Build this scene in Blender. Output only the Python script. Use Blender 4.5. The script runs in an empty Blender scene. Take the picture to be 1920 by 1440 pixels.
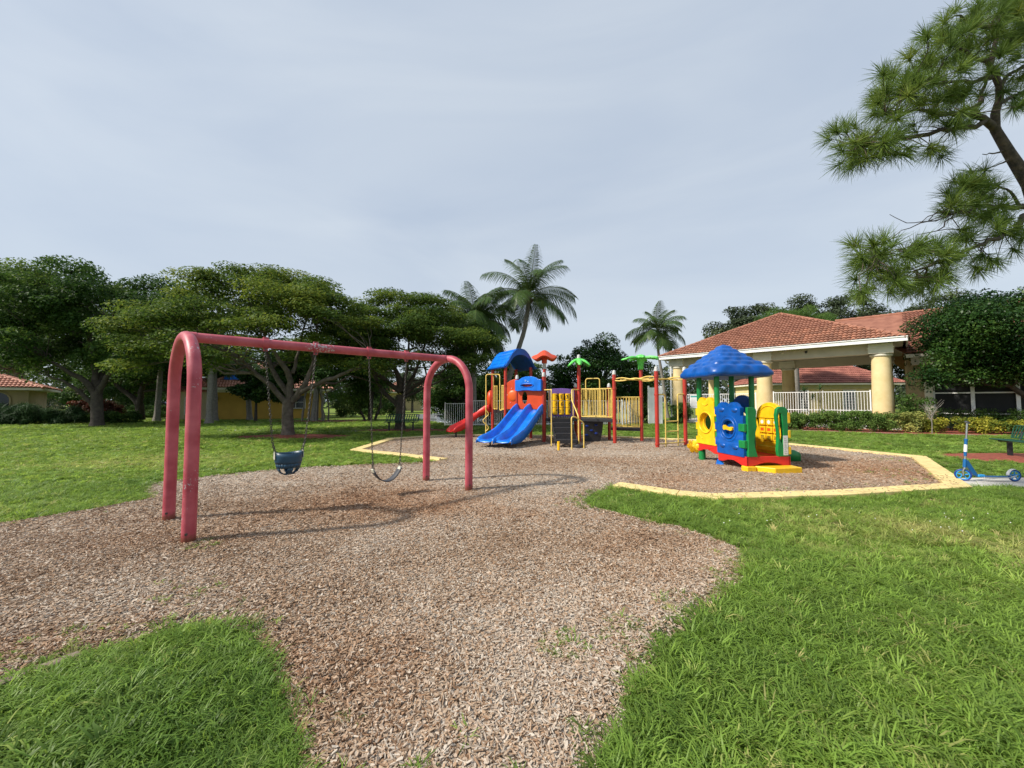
import bpy, math, random
import numpy as np
from mathutils import Vector, Matrix
from mathutils.geometry import tessellate_polygon, delaunay_2d_cdt
scene = bpy.context.scene
COL = scene.collection
PI = math.pi
# ---------------------------------------------------------------- camera, sky, sun, exposure
CAM_H, FOC, HORIZON = 1.55, 721.0, 753.0            # eye height in metres; focal length and horizon row of the 1920 x 1440 photo
TILT = math.atan((HORIZON - 720) / FOC)
cd = bpy.data.cameras.new('camera'); cam = bpy.data.objects.new('camera', cd); COL.objects.link(cam)
cam.location = (0, 0, CAM_H); cam.rotation_euler = (PI / 2 + TILT, 0, 0)
cd.sensor_width = 36; cd.lens = 36 * FOC / 1920; cd.clip_start = .05; cd.clip_end = 3000
scene.camera = cam
SUN_EL = math.radians(42); SUN_DIR = Vector((-.955 * math.cos(SUN_EL), -.29 * math.cos(SUN_EL), math.sin(SUN_EL)))
world = bpy.data.worlds.new('World'); scene.world = world; world.use_nodes = True
nt = world.node_tree; nt.nodes.clear()
N = nt.nodes.new; K = nt.links.new
out = N('ShaderNodeOutputWorld')
sky = N('ShaderNodeTexSky'); sky.sky_type = 'NISHITA'; sky.sun_disc = False
sky.sun_elevation = SUN_EL; sky.sun_rotation = math.atan2(SUN_DIR.x, SUN_DIR.y) % (2 * PI)
sky.air_density = 1.2; sky.dust_density = 1.5
b1 = N('ShaderNodeBackground'); b1.inputs[1].default_value = .1; K(sky.outputs[0], b1.inputs[0])
tc = N('ShaderNodeTexCoord'); mp = N('ShaderNodeMapping'); mp.inputs['Scale'].default_value = (1.0, 1.6, 4.2)
mp.inputs['Rotation'].default_value = (0, math.radians(14), math.radians(25))
K(tc.outputs['Generated'], mp.inputs[0])
n1 = N('ShaderNodeTexNoise'); n1.inputs['Scale'].default_value = 1.1; n1.inputs['Detail'].default_value = 5; n1.inputs['Roughness'].default_value = .5
n1.inputs['Distortion'].default_value = .6
K(mp.outputs[0], n1.inputs[0])
cr = N('ShaderNodeValToRGB'); cr.color_ramp.elements[0].position = .33; cr.color_ramp.elements[1].position = .68
cr.color_ramp.elements[0].color = (.375, .435, .525, 1); cr.color_ramp.elements[1].color = (.475, .525, .585, 1)   # thin stratus: bluer and greyer bands
K(n1.outputs[0], cr.inputs[0])
b2 = N('ShaderNodeBackground'); b2.inputs[1].default_value = 1.0; K(cr.outputs[0], b2.inputs[0])
mx = N('ShaderNodeMixShader'); mx.inputs[0].default_value = .86
K(b1.outputs[0], mx.inputs[1]); K(b2.outputs[0], mx.inputs[2]); K(mx.outputs[0], out.inputs[0])
sl = bpy.data.lights.new('sun', 'SUN'); sl.energy = 4.0; sl.angle = math.radians(3.0); sl.color = (1, .93, .83)
so = bpy.data.objects.new('sun', sl); COL.objects.link(so); so.rotation_euler = (-SUN_DIR).to_track_quat('-Z', 'Y').to_euler(); so.location = (-20, -6, 30)
vs = scene.view_settings; vs.view_transform = 'Standard'; vs.look = 'None'; vs.gamma = 1; vs.exposure = 0.52; vs.use_curve_mapping = False
scene.cycles.max_bounces = 6; scene.cycles.transparent_max_bounces = 12
scene.cycles.use_denoising = True
scene.cycles.sample_clamp_indirect = 6

# ---------------------------------------------------------------- helpers
def ray(u, v):
    a, b = (u - 960) / FOC, (720 - v) / FOC
    c, s = math.cos(TILT), math.sin(TILT)
    return a, c - b * s, s + b * c
def gp(u, v, z=0.0):                                  # survey: photo pixel -> point on the ground
    x, y, w = ray(u, v); t = (z - CAM_H) / w
    return (x * t, y * t)
def at(u, v, Y):                                      # survey: photo pixel at distance Y -> point in space
    x, y, w = ray(u, v); t = Y / y
    return (x * t, Y, CAM_H + w * t)

def tag(o, label=None, cat=None, group=None, kind=None):
    for k, val in (('label', label), ('category', cat), ('group', group), ('kind', kind)):
        if val: o[k] = val
    return o
def empty(name, loc, rz=0.0, label=None, cat=None, group=None):
    o = bpy.data.objects.new(name, None); COL.objects.link(o)
    o.location = (loc[0], loc[1], loc[2] if len(loc) > 2 else 0); o.rotation_euler = (0, 0, rz); o.empty_display_size = .2
    return tag(o, label, cat, group)
def place(name, me, parent=None, loc=(0, 0, 0), rot=(0, 0, 0), scl=None):
    o = bpy.data.objects.new(name, me); COL.objects.link(o)
    if parent: o.parent = parent
    o.location = loc; o.rotation_euler = rot
    if scl: o.scale = scl
    return o
def copy_tree(o, parent=None):
    c = o.copy(); COL.objects.link(c)
    if parent: c.parent = parent; c.matrix_parent_inverse = o.matrix_parent_inverse.copy()
    for ch in [q for q in scene.objects if q.parent == o]: copy_tree(ch, c)
    return c

class MB:
    """collects shapes into one mesh; off is subtracted from every vertex when built"""
    def __init__(s, off=(0, 0, 0)): s.v = []; s.f = []; s.off = off
    def add(s, vs, fs):
        n = len(s.v); s.v += [tuple(p) for p in vs]; s.f += [tuple(i + n for i in f) for f in fs]; return s
    def box(s, c, d, M=None):
        vs = [(sx * d[0] / 2, sy * d[1] / 2, sz * d[2] / 2) for sx in (-1, 1) for sy in (-1, 1) for sz in (-1, 1)]
        vs = [Vector(p) if M is None else M @ Vector(p) for p in vs]
        vs = [(p[0] + c[0], p[1] + c[1], p[2] + c[2]) for p in vs]
        return s.add(vs, [(0, 1, 3, 2), (4, 6, 7, 5), (0, 4, 5, 1), (2, 3, 7, 6), (0, 2, 6, 4), (1, 5, 7, 3)])
    def tube(s, pts, r, n=8, cap=True, closed=False):
        P = [Vector(p) for p in pts]; m = len(P)
        R = list(r) if hasattr(r, '__len__') else [r] * m
        up = None; rings = []
        for i in range(m):
            if closed: t = P[(i + 1) % m] - P[i - 1]
            else: t = P[min(i + 1, m - 1)] - P[max(i - 1, 0)]
            t.normalize()
            if up is None:
                up = Vector((0, 0, 1)) if abs(t.z) < .9 else Vector((0, 1, 0))
            a = t.cross(up)
            if a.length < 1e-6: a = t.cross(Vector((1, 0, 0)))
            a.normalize(); b = a.cross(t); b.normalize(); up = b
            rings.append([P[i] + a * (R[i] * math.cos(2 * PI * k / n)) + b * (R[i] * math.sin(2 * PI * k / n)) for k in range(n)])
        vs = [p for g in rings for p in g]; fs = []
        for i in range(m if closed else m - 1):
            j = (i + 1) % m
            for k in range(n):
                fs.append((i * n + k, i * n + (k + 1) % n, j * n + (k + 1) % n, j * n + k))
        if cap and not closed:
            fs.append(tuple(range(n - 1, -1, -1))); fs.append(tuple((m - 1) * n + k for k in range(n)))
        return s.add(vs, fs)
    def lathe(s, prof, c=(0, 0, 0), n=20, cap=True, sx=1, sy=1):
        vs = []; fs = []; m = len(prof)
        for r, z in prof:
            for k in range(n):
                a = 2 * PI * k / n; vs.append((c[0] + sx * r * math.cos(a), c[1] + sy * r * math.sin(a), c[2] + z))
        for i in range(m - 1):
            for k in range(n): fs.append((i * n + k, i * n + (k + 1) % n, (i + 1) * n + (k + 1) % n, (i + 1) * n + k))
        if cap: fs.append(tuple(range(n - 1, -1, -1))); fs.append(tuple((m - 1) * n + k for k in range(n)))
        return s.add(vs, fs)
    def plate(s, outer, holes=(), t=.05, o=(0, 0, 0), ux=(1, 0, 0), uy=(0, 0, 1)):
        """flat panel with an outline and holes, thickness t centred on the plane"""
        o, ux, uy = Vector(o), Vector(ux), Vector(uy); n = ux.cross(uy); n.normalize()
        loops = [list(outer)] + [list(h) for h in holes]
        flat = [p for l in loops for p in l]
        tris = tessellate_polygon([[Vector((p[0], p[1], 0)) for p in l] for l in loops])
        m = len(flat)
        vs = [o + ux * p[0] + uy * p[1] + n * (t / 2) for p in flat] + [o + ux * p[0] + uy * p[1] - n * (t / 2) for p in flat]
        fs = []
        for a, b, c in tris:
            A, B, C = flat[a], flat[b], flat[c]
            if (B[0] - A[0]) * (C[1] - A[1]) - (B[1] - A[1]) * (C[0] - A[0]) < 0: a, c = c, a
            fs.append((a, b, c)); fs.append((a + m, c + m, b + m))
        k = 0
        for li, l in enumerate(loops):
            q = len(l); ar = sum(l[i][0] * l[(i + 1) % q][1] - l[(i + 1) % q][0] * l[i][1] for i in range(q))
            flip = (ar > 0) == (li == 0)
            for i in range(q):
                a, b = k + i, k + (i + 1) % q
                fs.append((a, a + m, b + m, b) if flip else (b, b + m, a + m, a))
            k += q
        return s.add(vs, fs)
    def loft(s, rings, closed=True, cap=False):
        n = len(rings[0]); vs = [p for r in rings for p in r]; fs = []
        for i in range(len(rings) - 1):
            for k in range(n if closed else n - 1):
                fs.append((i * n + k, i * n + (k + 1) % n, (i + 1) * n + (k + 1) % n, (i + 1) * n + k))
        if cap: fs.append(tuple(range(n - 1, -1, -1))); fs.append(tuple((len(rings) - 1) * n + k for k in range(n)))
        return s.add(vs, fs)
    def mesh(s, name, mat, smooth=35):
        me = bpy.data.meshes.new(name)
        o = s.off
        me.from_pydata([(p[0] - o[0], p[1] - o[1], p[2] - o[2]) for p in s.v], [], s.f); me.validate()
        if mat: me.materials.append(mat)
        if smooth:
            me.shade_smooth()
            me.set_sharp_from_angle(angle=math.radians(smooth))
        return me
    def build(s, name, mat, parent=None, smooth=35, bevel=0, solid=0):
        o = place(name, s.mesh(name, mat, smooth), parent)
        if solid:
            m = o.modifiers.new('solid', 'SOLIDIFY'); m.thickness = solid; m.offset = 0
        if bevel:
            m = o.modifiers.new('bevel', 'BEVEL'); m.width = bevel; m.segments = 2; m.limit_method = 'ANGLE'; m.angle_limit = math.radians(40); m.harden_normals = True
        return o

def np_mesh(name, V, F, mat, tint=None, smooth=False):
    """V (n,3) array, F (m,k) index array -> mesh; tint (n,) becomes the point attribute tint"""
    me = bpy.data.meshes.new(name); V = np.asarray(V, np.float32); F = np.asarray(F, np.int32)
    me.vertices.add(len(V)); me.vertices.foreach_set('co', V.ravel())
    k = F.shape[1]; me.loops.add(F.size); me.loops.foreach_set('vertex_index', F.ravel())
    me.polygons.add(len(F)); me.polygons.foreach_set('loop_start', np.arange(0, F.size, k, dtype=np.int32))
    if tint is not None:
        a = me.attributes.new('tint', 'FLOAT', 'POINT'); a.data.foreach_set('value', np.asarray(tint, np.float32))
    me.update(calc_edges=True)
    if smooth: me.shade_smooth()
    if mat: me.materials.append(mat)
    return me

# ---------------------------------------------------------------- materials (all procedural)
def nodes_of(name):
    m = bpy.data.materials.new(name); m.use_nodes = True; t = m.node_tree; return m, t, t.nodes['Principled BSDF']
def rgb(c): return (c[0], c[1], c[2], 1)
def mat(name, col, rough=.55, var=.12, scale=6, bump=0, bscale=60, metal=0, spec=.5, col2=None, rand=0, coord='Object', lo=.35, hi=.65, coat=0):
    """colour broken by noise; col2 = second colour of the noise; rand = change from object to object"""
    m, t, p = nodes_of(name); N = t.nodes.new; K = t.links.new
    tc = N('ShaderNodeTexCoord'); n = N('ShaderNodeTexNoise'); n.inputs['Scale'].default_value = scale; n.inputs['Detail'].default_value = 6; n.inputs['Roughness'].default_value = .6
    K(tc.outputs[coord], n.inputs[0])
    r = N('ShaderNodeValToRGB'); r.color_ramp.elements[0].position = lo; r.color_ramp.elements[1].position = hi
    c2 = col2 or tuple(min(1, c * (1 + var)) for c in col); c1 = col if col2 else tuple(c * (1 - var) for c in col)
    r.color_ramp.elements[0].color = rgb(c1); r.color_ramp.elements[1].color = rgb(c2); K(n.outputs[0], r.inputs[0])
    src = r.outputs[0]
    if rand:
        oi = N('ShaderNodeObjectInfo'); h = N('ShaderNodeHueSaturation'); mr = N('ShaderNodeMapRange')
        mr.inputs['To Min'].default_value = 1 - rand; mr.inputs['To Max'].default_value = 1 + rand
        K(oi.outputs['Random'], mr.inputs[0]); K(mr.outputs[0], h.inputs['Value']); K(src, h.inputs['Color']); src = h.outputs[0]
    K(src, p.inputs['Base Color']); p.inputs['Roughness'].default_value = rough; p.inputs['Metallic'].default_value = metal
    p.inputs['Specular IOR Level'].default_value = spec; p.inputs['Coat Weight'].default_value = coat
    if bump:
        n2 = N('ShaderNodeTexNoise'); n2.inputs['Scale'].default_value = bscale; n2.inputs['Detail'].default_value = 4; K(tc.outputs[coord], n2.inputs[0])
        b = N('ShaderNodeBump'); b.inputs['Strength'].default_value = bump; b.inputs['Distance'].default_value = .02; K(n2.outputs[0], b.inputs['Height']); K(b.outputs[0], p.inputs['Normal'])
    return m
def leaf_mat(name, c0, c1, c2, trans=.25, rough=.6, inst=False):
    """tint 0..1 runs through three leaf colours; light passes through the blade"""
    m, t, p = nodes_of(name); N = t.nodes.new; K = t.links.new
    a = N('ShaderNodeAttribute'); a.attribute_name = 'tint'
    if inst: a.attribute_type = 'INSTANCER'
    r = N('ShaderNodeValToRGB'); e = r.color_ramp.elements; e[0].color = rgb(c0); e[1].color = rgb(c2); q = e.new(.5); q.color = rgb(c1)
    K(a.outputs['Fac'], r.inputs[0]); src = r.outputs[0]
    if inst:
        oi = N('ShaderNodeObjectInfo'); h = N('ShaderNodeHueSaturation'); mr = N('ShaderNodeMapRange'); mr.inputs['To Min'].default_value = .7; mr.inputs['To Max'].default_value = 1.3
        K(oi.outputs['Random'], mr.inputs[0]); K(mr.outputs[0], h.inputs['Value']); K(src, h.inputs['Color']); src = h.outputs[0]
    K(src, p.inputs['Base Color']); p.inputs['Roughness'].default_value = rough; p.inputs['Specular IOR Level'].default_value = .3 if inst else .16
    tr = N('ShaderNodeBsdfTranslucent'); ms = N('ShaderNodeMixShader'); ms.inputs[0].default_value = trans
    hs = N('ShaderNodeHueSaturation'); hs.inputs['Value'].default_value = 1.5; hs.inputs['Hue'].default_value = .485; K(src, hs.inputs['Color']); K(hs.outputs[0], tr.inputs[0])
    K(p.outputs[0], ms.inputs[1]); K(tr.outputs[0], ms.inputs[2]); K(ms.outputs[0], t.nodes['Material Output'].inputs[0])
    return m

M = {}
M['red_post'] = mat('red_painted_steel', (.42, .035, .022), .42, .12, 3, rand=.06)
M['pale_yellow'] = mat('faded_yellow_rail', (.74, .53, .13), .5, .12, 5)
M['yellow'] = mat('yellow_plastic', (.84, .50, .012), .36, .13, 5, bump=.04, bscale=220)
M['blue'] = mat('blue_plastic', (.0, .075, .34), .36, .2, 4, bump=.04, bscale=200)
M['slide_blue'] = mat('bright_blue_slide', (.001, .16, .68), .28, .22, 3)
M['navy'] = mat('dark_blue_plastic', (.006, .03, .22), .38, .1, 4)
M['green'] = mat('green_plastic', (.008, .21, .05), .36, .18, 5, bump=.04, bscale=220)
M['lime'] = mat('light_green_plastic', (.12, .62, .10), .42, .12, 6)
M['red'] = mat('red_plastic', (.62, .022, .018), .35, .08, 4)
M['orange'] = mat('orange_plastic', (.60, .055, .008), .42, .1, 4)
M['light_orange'] = mat('light_orange_plastic', (.70, .105, .01), .42, .1, 4)
M['purple'] = mat('purple_plastic', (.20, .11, .42), .45, .12, 4)
M['black'] = mat('black_coated_steel', (.018, .018, .021), .5, .3, 12)
M['cap'] = mat('grey_post_cap', (.5, .5, .48), .5, .15, 14)
M['white'] = mat('white_paint', (.78, .78, .76), .5, .06, 4)
M['cream'] = mat('cream_paint', (.72, .68, .56), .7, .06, 3)
M['beige'] = mat('beige_paint', (.55, .50, .39), .75, .07, 2)
M['stucco_yellow'] = mat('yellow_stucco', (.66, .50, .235), .85, .1, 1.5, bump=.25, bscale=40, col2=(.74, .60, .33))
M['wall_yellow'] = mat('deep_yellow_stucco', (.50, .31, .055), .85, .1, 1, bump=.2, bscale=30)
M['wall_cream'] = mat('cream_stucco', (.62, .52, .34), .85, .1, 1, bump=.2, bscale=30)
M['wall_tan'] = mat('tan_stucco', (.42, .33, .19), .85, .12, 1, bump=.2, bscale=30)
M['tile'] = mat('terracotta_tile', (.24, .095, .052), .8, .2, 9, rand=.3, bump=.2, bscale=60, col2=(.36, .165, .10))
M['tile_joined'] = mat('terracotta_tile_field', (.22, .085, .05), .8, .2, 2.2, col2=(.36, .16, .10), bump=.2, bscale=40, lo=.3, hi=.7)
M['tile_wing'] = mat('terracotta_tile_wing', (.19, .07, .042), .85, .2, 1.6, col2=(.31, .13, .08), bump=.3, bscale=40)
M['tile_pink'] = mat('pale_terracotta_tile', (.42, .19, .125), .8, .2, 2.0, col2=(.55, .28, .20))
M['tile_dark'] = mat('weathered_dark_tile', (.20, .065, .05), .8, .2, 1.2, col2=(.36, .14, .10))
M['glass'] = mat('dark_window_glass', (.03, .04, .045), .08, .3, 1)
M['concrete'] = mat('concrete', (.50, .48, .43), .85, .12, 3, bump=.3, bscale=50)
M['kerb'] = mat('yellow_painted_kerb', (.50, .37, .15), .75, .1, 7, col2=(.72, .57, .25), bump=.4, bscale=60, lo=.28, hi=.52)
M['kerb_worn'] = mat('worn_yellow_kerb', (.46, .36, .19), .8, .1, 4, col2=(.58, .47, .26), bump=.3, bscale=60)
M['old_wood'] = mat('weathered_timber', (.15, .115, .08), .85, .3, 14, bump=.6, bscale=60, col2=(.24, .19, .14))
M['bark'] = mat('grey_brown_bark', (.07, .055, .042), .9, .3, 5, bump=.9, bscale=16, col2=(.15, .125, .10))
M['bark_dark'] = mat('dark_bark', (.04, .032, .025), .9, .3, 5, bump=.9, bscale=16, col2=(.085, .07, .055))
M['bark_pine'] = mat('pine_bark', (.035, .027, .022), .9, .3, 9, bump=1.0, bscale=22, col2=(.11, .08, .062))
M['palm_bark'] = mat('grey_palm_bark', (.20, .185, .16), .9, .2, 7, bump=.6, bscale=14)
M['mulch_red'] = mat('red_mulch', (.14, .028, .016), .9, .3, 14, bump=1, bscale=30, col2=(.33, .085, .045), lo=.3, hi=.7)
M['tarp'] = mat('blue_tarp', (.02, .16, .62), .5, .15, 3)
M['chrome'] = mat('brushed_metal', (.6, .6, .6), .3, .08, 20, metal=1)
M['chain'] = mat('galvanised_chain', (.085, .08, .07), .5, .3, 40, metal=.5)
M['rubber'] = mat('black_rubber', (.045, .048, .058), .6, .2, 9)
M['bucket'] = mat('teal_blue_rubber', (.012, .055, .105), .42, .2, 6)
M['rivet_plate'] = mat('pale_fastening_plate', (.55, .54, .44), .5, .1, 8)
M['bench_green'] = mat('dark_green_coating', (.006, .06, .032), .4, .15, 8)
M['scooter_blue'] = mat('scooter_blue', (.015, .13, .36), .3, .1, 6, metal=.2)
M['wheel_blue'] = mat('translucent_blue_wheel', (.02, .28, .62), .25, .1, 6)
M['screen'] = mat('screen_mesh_and_shade', (.012, .013, .014), .8, .2, 3)  # near-black: the mesh plus the bush's shade on the porch, put into the colour
M['car'] = mat('dark_blue_car_paint', (.02, .03, .07), .2, .1, 3, metal=.4)
M['water'] = mat('pond_water', (.30, .34, .38), .12, .06, .3, bump=.25, bscale=2.5)
M['spray'] = mat('white_water_spray', (.8, .82, .84), .6, .04, 3)
M['label'] = mat('white_label', (.75, .75, .73), .5, .03, 4)
M['emblem'] = mat('moulding_highlight', (.25, .45, .75), .4, .05, 4)
M['teal'] = mat('teal_print', (.05, .28, .27), .5, .05, 4)
M['ink'] = mat('black_ink', (.02, .02, .02), .5, .1, 4)
M['ink_grey'] = mat('grey_print', (.4, .4, .4), .5, .1, 4)
# swing paint: sun-faded pink red with chips, rust at the feet
def swing_paint():
    m, t, p = nodes_of('faded_pink_red_paint'); N = t.nodes.new; K = t.links.new
    g = N('ShaderNodeNewGeometry'); n = N('ShaderNodeTexNoise'); n.inputs['Scale'].default_value = 5; n.inputs['Detail'].default_value = 6; K(g.outputs['Position'], n.inputs[0])
    r = N('ShaderNodeValToRGB'); r.color_ramp.elements[0].position = .3; r.color_ramp.elements[1].position = .7
    r.color_ramp.elements[0].color = (.33, .035, .055, 1); r.color_ramp.elements[1].color = (.50, .105, .135, 1); K(n.outputs[0], r.inputs[0])
    n2 = N('ShaderNodeTexNoise'); n2.inputs['Scale'].default_value = 34; n2.inputs['Detail'].default_value = 5; n2.inputs['Roughness'].default_value = .7; K(g.outputs['Position'], n2.inputs[0])
    n3 = N('ShaderNodeTexNoise'); n3.inputs['Scale'].default_value = 1.6; K(g.outputs['Position'], n3.inputs[0])
    ad = N('ShaderNodeMath'); ad.operation = 'MULTIPLY'; K(n2.outputs[0], ad.inputs[0]); K(n3.outputs[0], ad.inputs[1])
    c = N('ShaderNodeMapRange'); c.inputs['From Min'].default_value = .385; c.inputs['From Max'].default_value = .41; K(ad.outputs[0], c.inputs[0])
    m1 = N('ShaderNodeMix'); m1.data_type = 'RGBA'; K(c.outputs[0], m1.inputs['Factor']); K(r.outputs[0], m1.inputs[6]); m1.inputs[7].default_value = (.44, .40, .42, 1)
    s = N('ShaderNodeSeparateXYZ'); K(g.outputs['Position'], s.inputs[0])
    za = N('ShaderNodeMath'); za.operation = 'MULTIPLY_ADD'; za.inputs[1].default_value = -.16; K(n2.outputs[0], za.inputs[0]); K(s.outputs['Z'], za.inputs[2])
    mr = N('ShaderNodeMapRange'); mr.inputs['From Min'].default_value = .06; mr.inputs['From Max'].default_value = -.01; K(za.outputs[0], mr.inputs[0])
    m2 = N('ShaderNodeMix'); m2.data_type = 'RGBA'; K(mr.outputs[0], m2.inputs['Factor']); K(m1.outputs[2], m2.inputs[6]); m2.inputs[7].default_value = (.17, .045, .025, 1)
    K(m2.outputs[2], p.inputs['Base Color']); p.inputs['Roughness'].default_value = .48
    b = N('ShaderNodeBump'); b.inputs['Strength'].default_value = .12; b.inputs['Distance'].default_value = .01; K(n2.outputs[0], b.inputs['Height']); K(b.outputs[0], p.inputs['Normal'])
    return m
M['swing'] = swing_paint()
def lawn_mat():
    m, t, p = nodes_of('lawn_turf'); N = t.nodes.new; K = t.links.new
    g = N('ShaderNodeNewGeometry')
    n = N('ShaderNodeTexNoise'); n.inputs['Scale'].default_value = .35; n.inputs['Detail'].default_value = 5; K(g.outputs['Position'], n.inputs[0])
    n2 = N('ShaderNodeTexNoise'); n2.inputs['Scale'].default_value = 26; n2.inputs['Detail'].default_value = 6; n2.inputs['Roughness'].default_value = .75; K(g.outputs['Position'], n2.inputs[0])
    r = N('ShaderNodeValToRGB'); r.color_ramp.elements[0].position = .32; r.color_ramp.elements[1].position = .66
    r.color_ramp.elements[0].color = (.115, .205, .03, 1); r.color_ramp.elements[1].color = (.215, .32, .046, 1); K(n.outputs[0], r.inputs[0])
    r2 = N('ShaderNodeValToRGB'); r2.color_ramp.elements[0].position = .3; r2.color_ramp.elements[1].position = .7
    r2.color_ramp.elements[0].color = (.45, .42, .38, 1); r2.color_ramp.elements[1].color = (1.15, 1.15, 1.1, 1); K(n2.outputs[0], r2.inputs[0])
    mm = N('ShaderNodeMix'); mm.data_type = 'RGBA'; mm.blend_type = 'MULTIPLY'; mm.inputs['Factor'].default_value = 1; K(r.outputs[0], mm.inputs[6]); K(r2.outputs[0], mm.inputs[7])
    n3 = N('ShaderNodeTexNoise'); n3.inputs['Scale'].default_value = 1.1; n3.inputs['Detail'].default_value = 6; K(g.outputs['Position'], n3.inputs[0])
    m3 = N('ShaderNodeMapRange'); m3.inputs['From Min'].default_value = .5; m3.inputs['From Max'].default_value = .68; K(n3.outputs[0], m3.inputs[0])
    mt = N('ShaderNodeMix'); mt.data_type = 'RGBA'; K(m3.outputs[0], mt.inputs['Factor']); K(mm.outputs[2], mt.inputs[6]); mt.inputs[7].default_value = (.20, .15, .075, 1)      # thatch showing in thin turf
    K(mt.outputs[2], p.inputs['Base Color']); p.inputs['Roughness'].default_value = .9; p.inputs['Specular IOR Level'].default_value = .15
    b = N('ShaderNodeBump'); b.inputs['Strength'].default_value = .9; b.inputs['Distance'].default_value = .05; K(n2.outputs[0], b.inputs['Height']); K(b.outputs[0], p.inputs['Normal'])
    return m
M['lawn'] = lawn_mat()
CHIP = [(.0, (.045, .029, .019)), (.2, (.14, .082, .047)), (.42, (.27, .172, .105)), (.62, (.37, .265, .178)), (.82, (.41, .335, .262)), (1.0, (.49, .425, .35))]
def chip_ramp(t):
    r = t.nodes.new('ShaderNodeValToRGB'); e = r.color_ramp.elements
    e[0].color = rgb(CHIP[0][1]); e[1].color = rgb(CHIP[-1][1])
    for p, c in CHIP[1:-1]: q = e.new(p); q.color = rgb(c)
    return r
def mulch_mat():
    m, t, p = nodes_of('wood_chip_bed'); N = t.nodes.new; K = t.links.new
    g = N('ShaderNodeNewGeometry')
    nd = N('ShaderNodeTexNoise'); nd.inputs['Scale'].default_value = 20; K(g.outputs['Position'], nd.inputs[0])
    va = N('ShaderNodeVectorMath'); va.operation = 'MULTIPLY_ADD'; va.inputs[1].default_value = (.05, .05, .05); K(nd.outputs['Color'], va.inputs[0]); K(g.outputs['Position'], va.inputs[2])
    v = N('ShaderNodeTexVoronoi'); v.inputs['Scale'].default_value = 42; K(va.outputs[0], v.inputs[0])
    s = N('ShaderNodeSeparateColor'); K(v.outputs['Color'], s.inputs[0])
    a = N('ShaderNodeAttribute'); a.attribute_name = 'tint'
    md = N('ShaderNodeMath'); md.operation = 'MULTIPLY_ADD'; md.inputs[1].default_value = .62; K(s.outputs[0], md.inputs[0])
    mm = N('ShaderNodeMath'); mm.operation = 'MULTIPLY_ADD'; mm.inputs[1].default_value = .55; mm.inputs[2].default_value = .05; K(a.outputs['Fac'], mm.inputs[0]); K(mm.outputs[0], md.inputs[2])
    r = chip_ramp(t); K(md.outputs[0], r.inputs[0])
    ra = N('ShaderNodeAttribute'); ra.attribute_name = 'red'
    hs = N('ShaderNodeMix'); hs.data_type = 'RGBA'; hs.blend_type = 'MULTIPLY'; K(ra.outputs['Fac'], hs.inputs['Factor']); K(r.outputs[0], hs.inputs[6]); hs.inputs[7].default_value = (.95, .70, .53, 1)
    K(hs.outputs[2], p.inputs['Base Color']); p.inputs['Roughness'].default_value = .9; p.inputs['Specular IOR Level'].default_value = .2
    b = N('ShaderNodeBump'); b.inputs['Strength'].default_value = 1; b.inputs['Distance'].default_value = .03; b.invert = True; K(v.outputs['Distance'], b.inputs['Height']); K(b.outputs[0], p.inputs['Normal'])
    return m
M['mulch'] = mulch_mat()
def chip_mat():
    m, t, p = nodes_of('wood_chip'); N = t.nodes.new; K = t.links.new
    a = N('ShaderNodeAttribute'); a.attribute_name = 'tint'; a.attribute_type = 'INSTANCER'
    ra = N('ShaderNodeAttribute'); ra.attribute_name = 'red'; ra.attribute_type = 'INSTANCER'
    r = chip_ramp(t); K(a.outputs['Fac'], r.inputs[0])
    hs = N('ShaderNodeMix'); hs.data_type = 'RGBA'; hs.blend_type = 'MULTIPLY'; K(ra.outputs['Fac'], hs.inputs['Factor']); K(r.outputs[0], hs.inputs[6]); hs.inputs[7].default_value = (.95, .70, .53, 1)
    K(hs.outputs[2], p.inputs['Base Color']); p.inputs['Roughness'].default_value = .85; p.inputs['Specular IOR Level'].default_value = .25
    return m
M['chip'] = chip_mat()
GR = leaf_mat('grass_blade', (.095, .178, .028), (.225, .345, .057), (.46, .41, .17), .42, .5, inst=True)
LF = {'dark': leaf_mat('dark_leaf', (.017, .044, .010), (.044, .10, .019), (.12, .185, .032), .35),
      'olive': leaf_mat('fine_olive_leaf', (.025, .056, .011), (.074, .132, .021), (.19, .23, .032), .38),
      'hedge': leaf_mat('hedge_leaf', (.028, .066, .014), (.072, .145, .028), (.16, .24, .055), .25),
      'glossy': leaf_mat('glossy_leaf', (.010, .034, .008), (.029, .073, .013), (.10, .165, .03), .2, .38),
      'vari': leaf_mat('variegated_leaf', (.07, .11, .03), (.24, .27, .07), (.52, .48, .14), .2),
      'yellow': leaf_mat('yellow_leaf', (.05, .10, .018), (.26, .27, .03), (.60, .52, .07), .2),
      'grey': leaf_mat('grey_green_leaf', (.028, .044, .022), (.058, .082, .038), (.11, .135, .06), .2),
      'palm': leaf_mat('palm_leaflet', (.022, .05, .015), (.055, .10, .025), (.17, .18, .05), .22, .4),
      'pine': leaf_mat('pine_needle', (.042, .08, .018), (.105, .17, .03), (.21, .25, .045), .3, .5),
      'ruddy': leaf_mat('red_brown_leaf', (.03, .012, .008), (.09, .03, .014), (.20, .06, .025), .15),
      'flame': leaf_mat('orange_croton_leaf', (.20, .10, .02), (.45, .18, .02), (.55, .30, .05), .15),
      'reed': leaf_mat('tall_grass_leaf', (.018, .045, .018), (.04, .085, .03), (.08, .14, .05), .2)}

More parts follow.
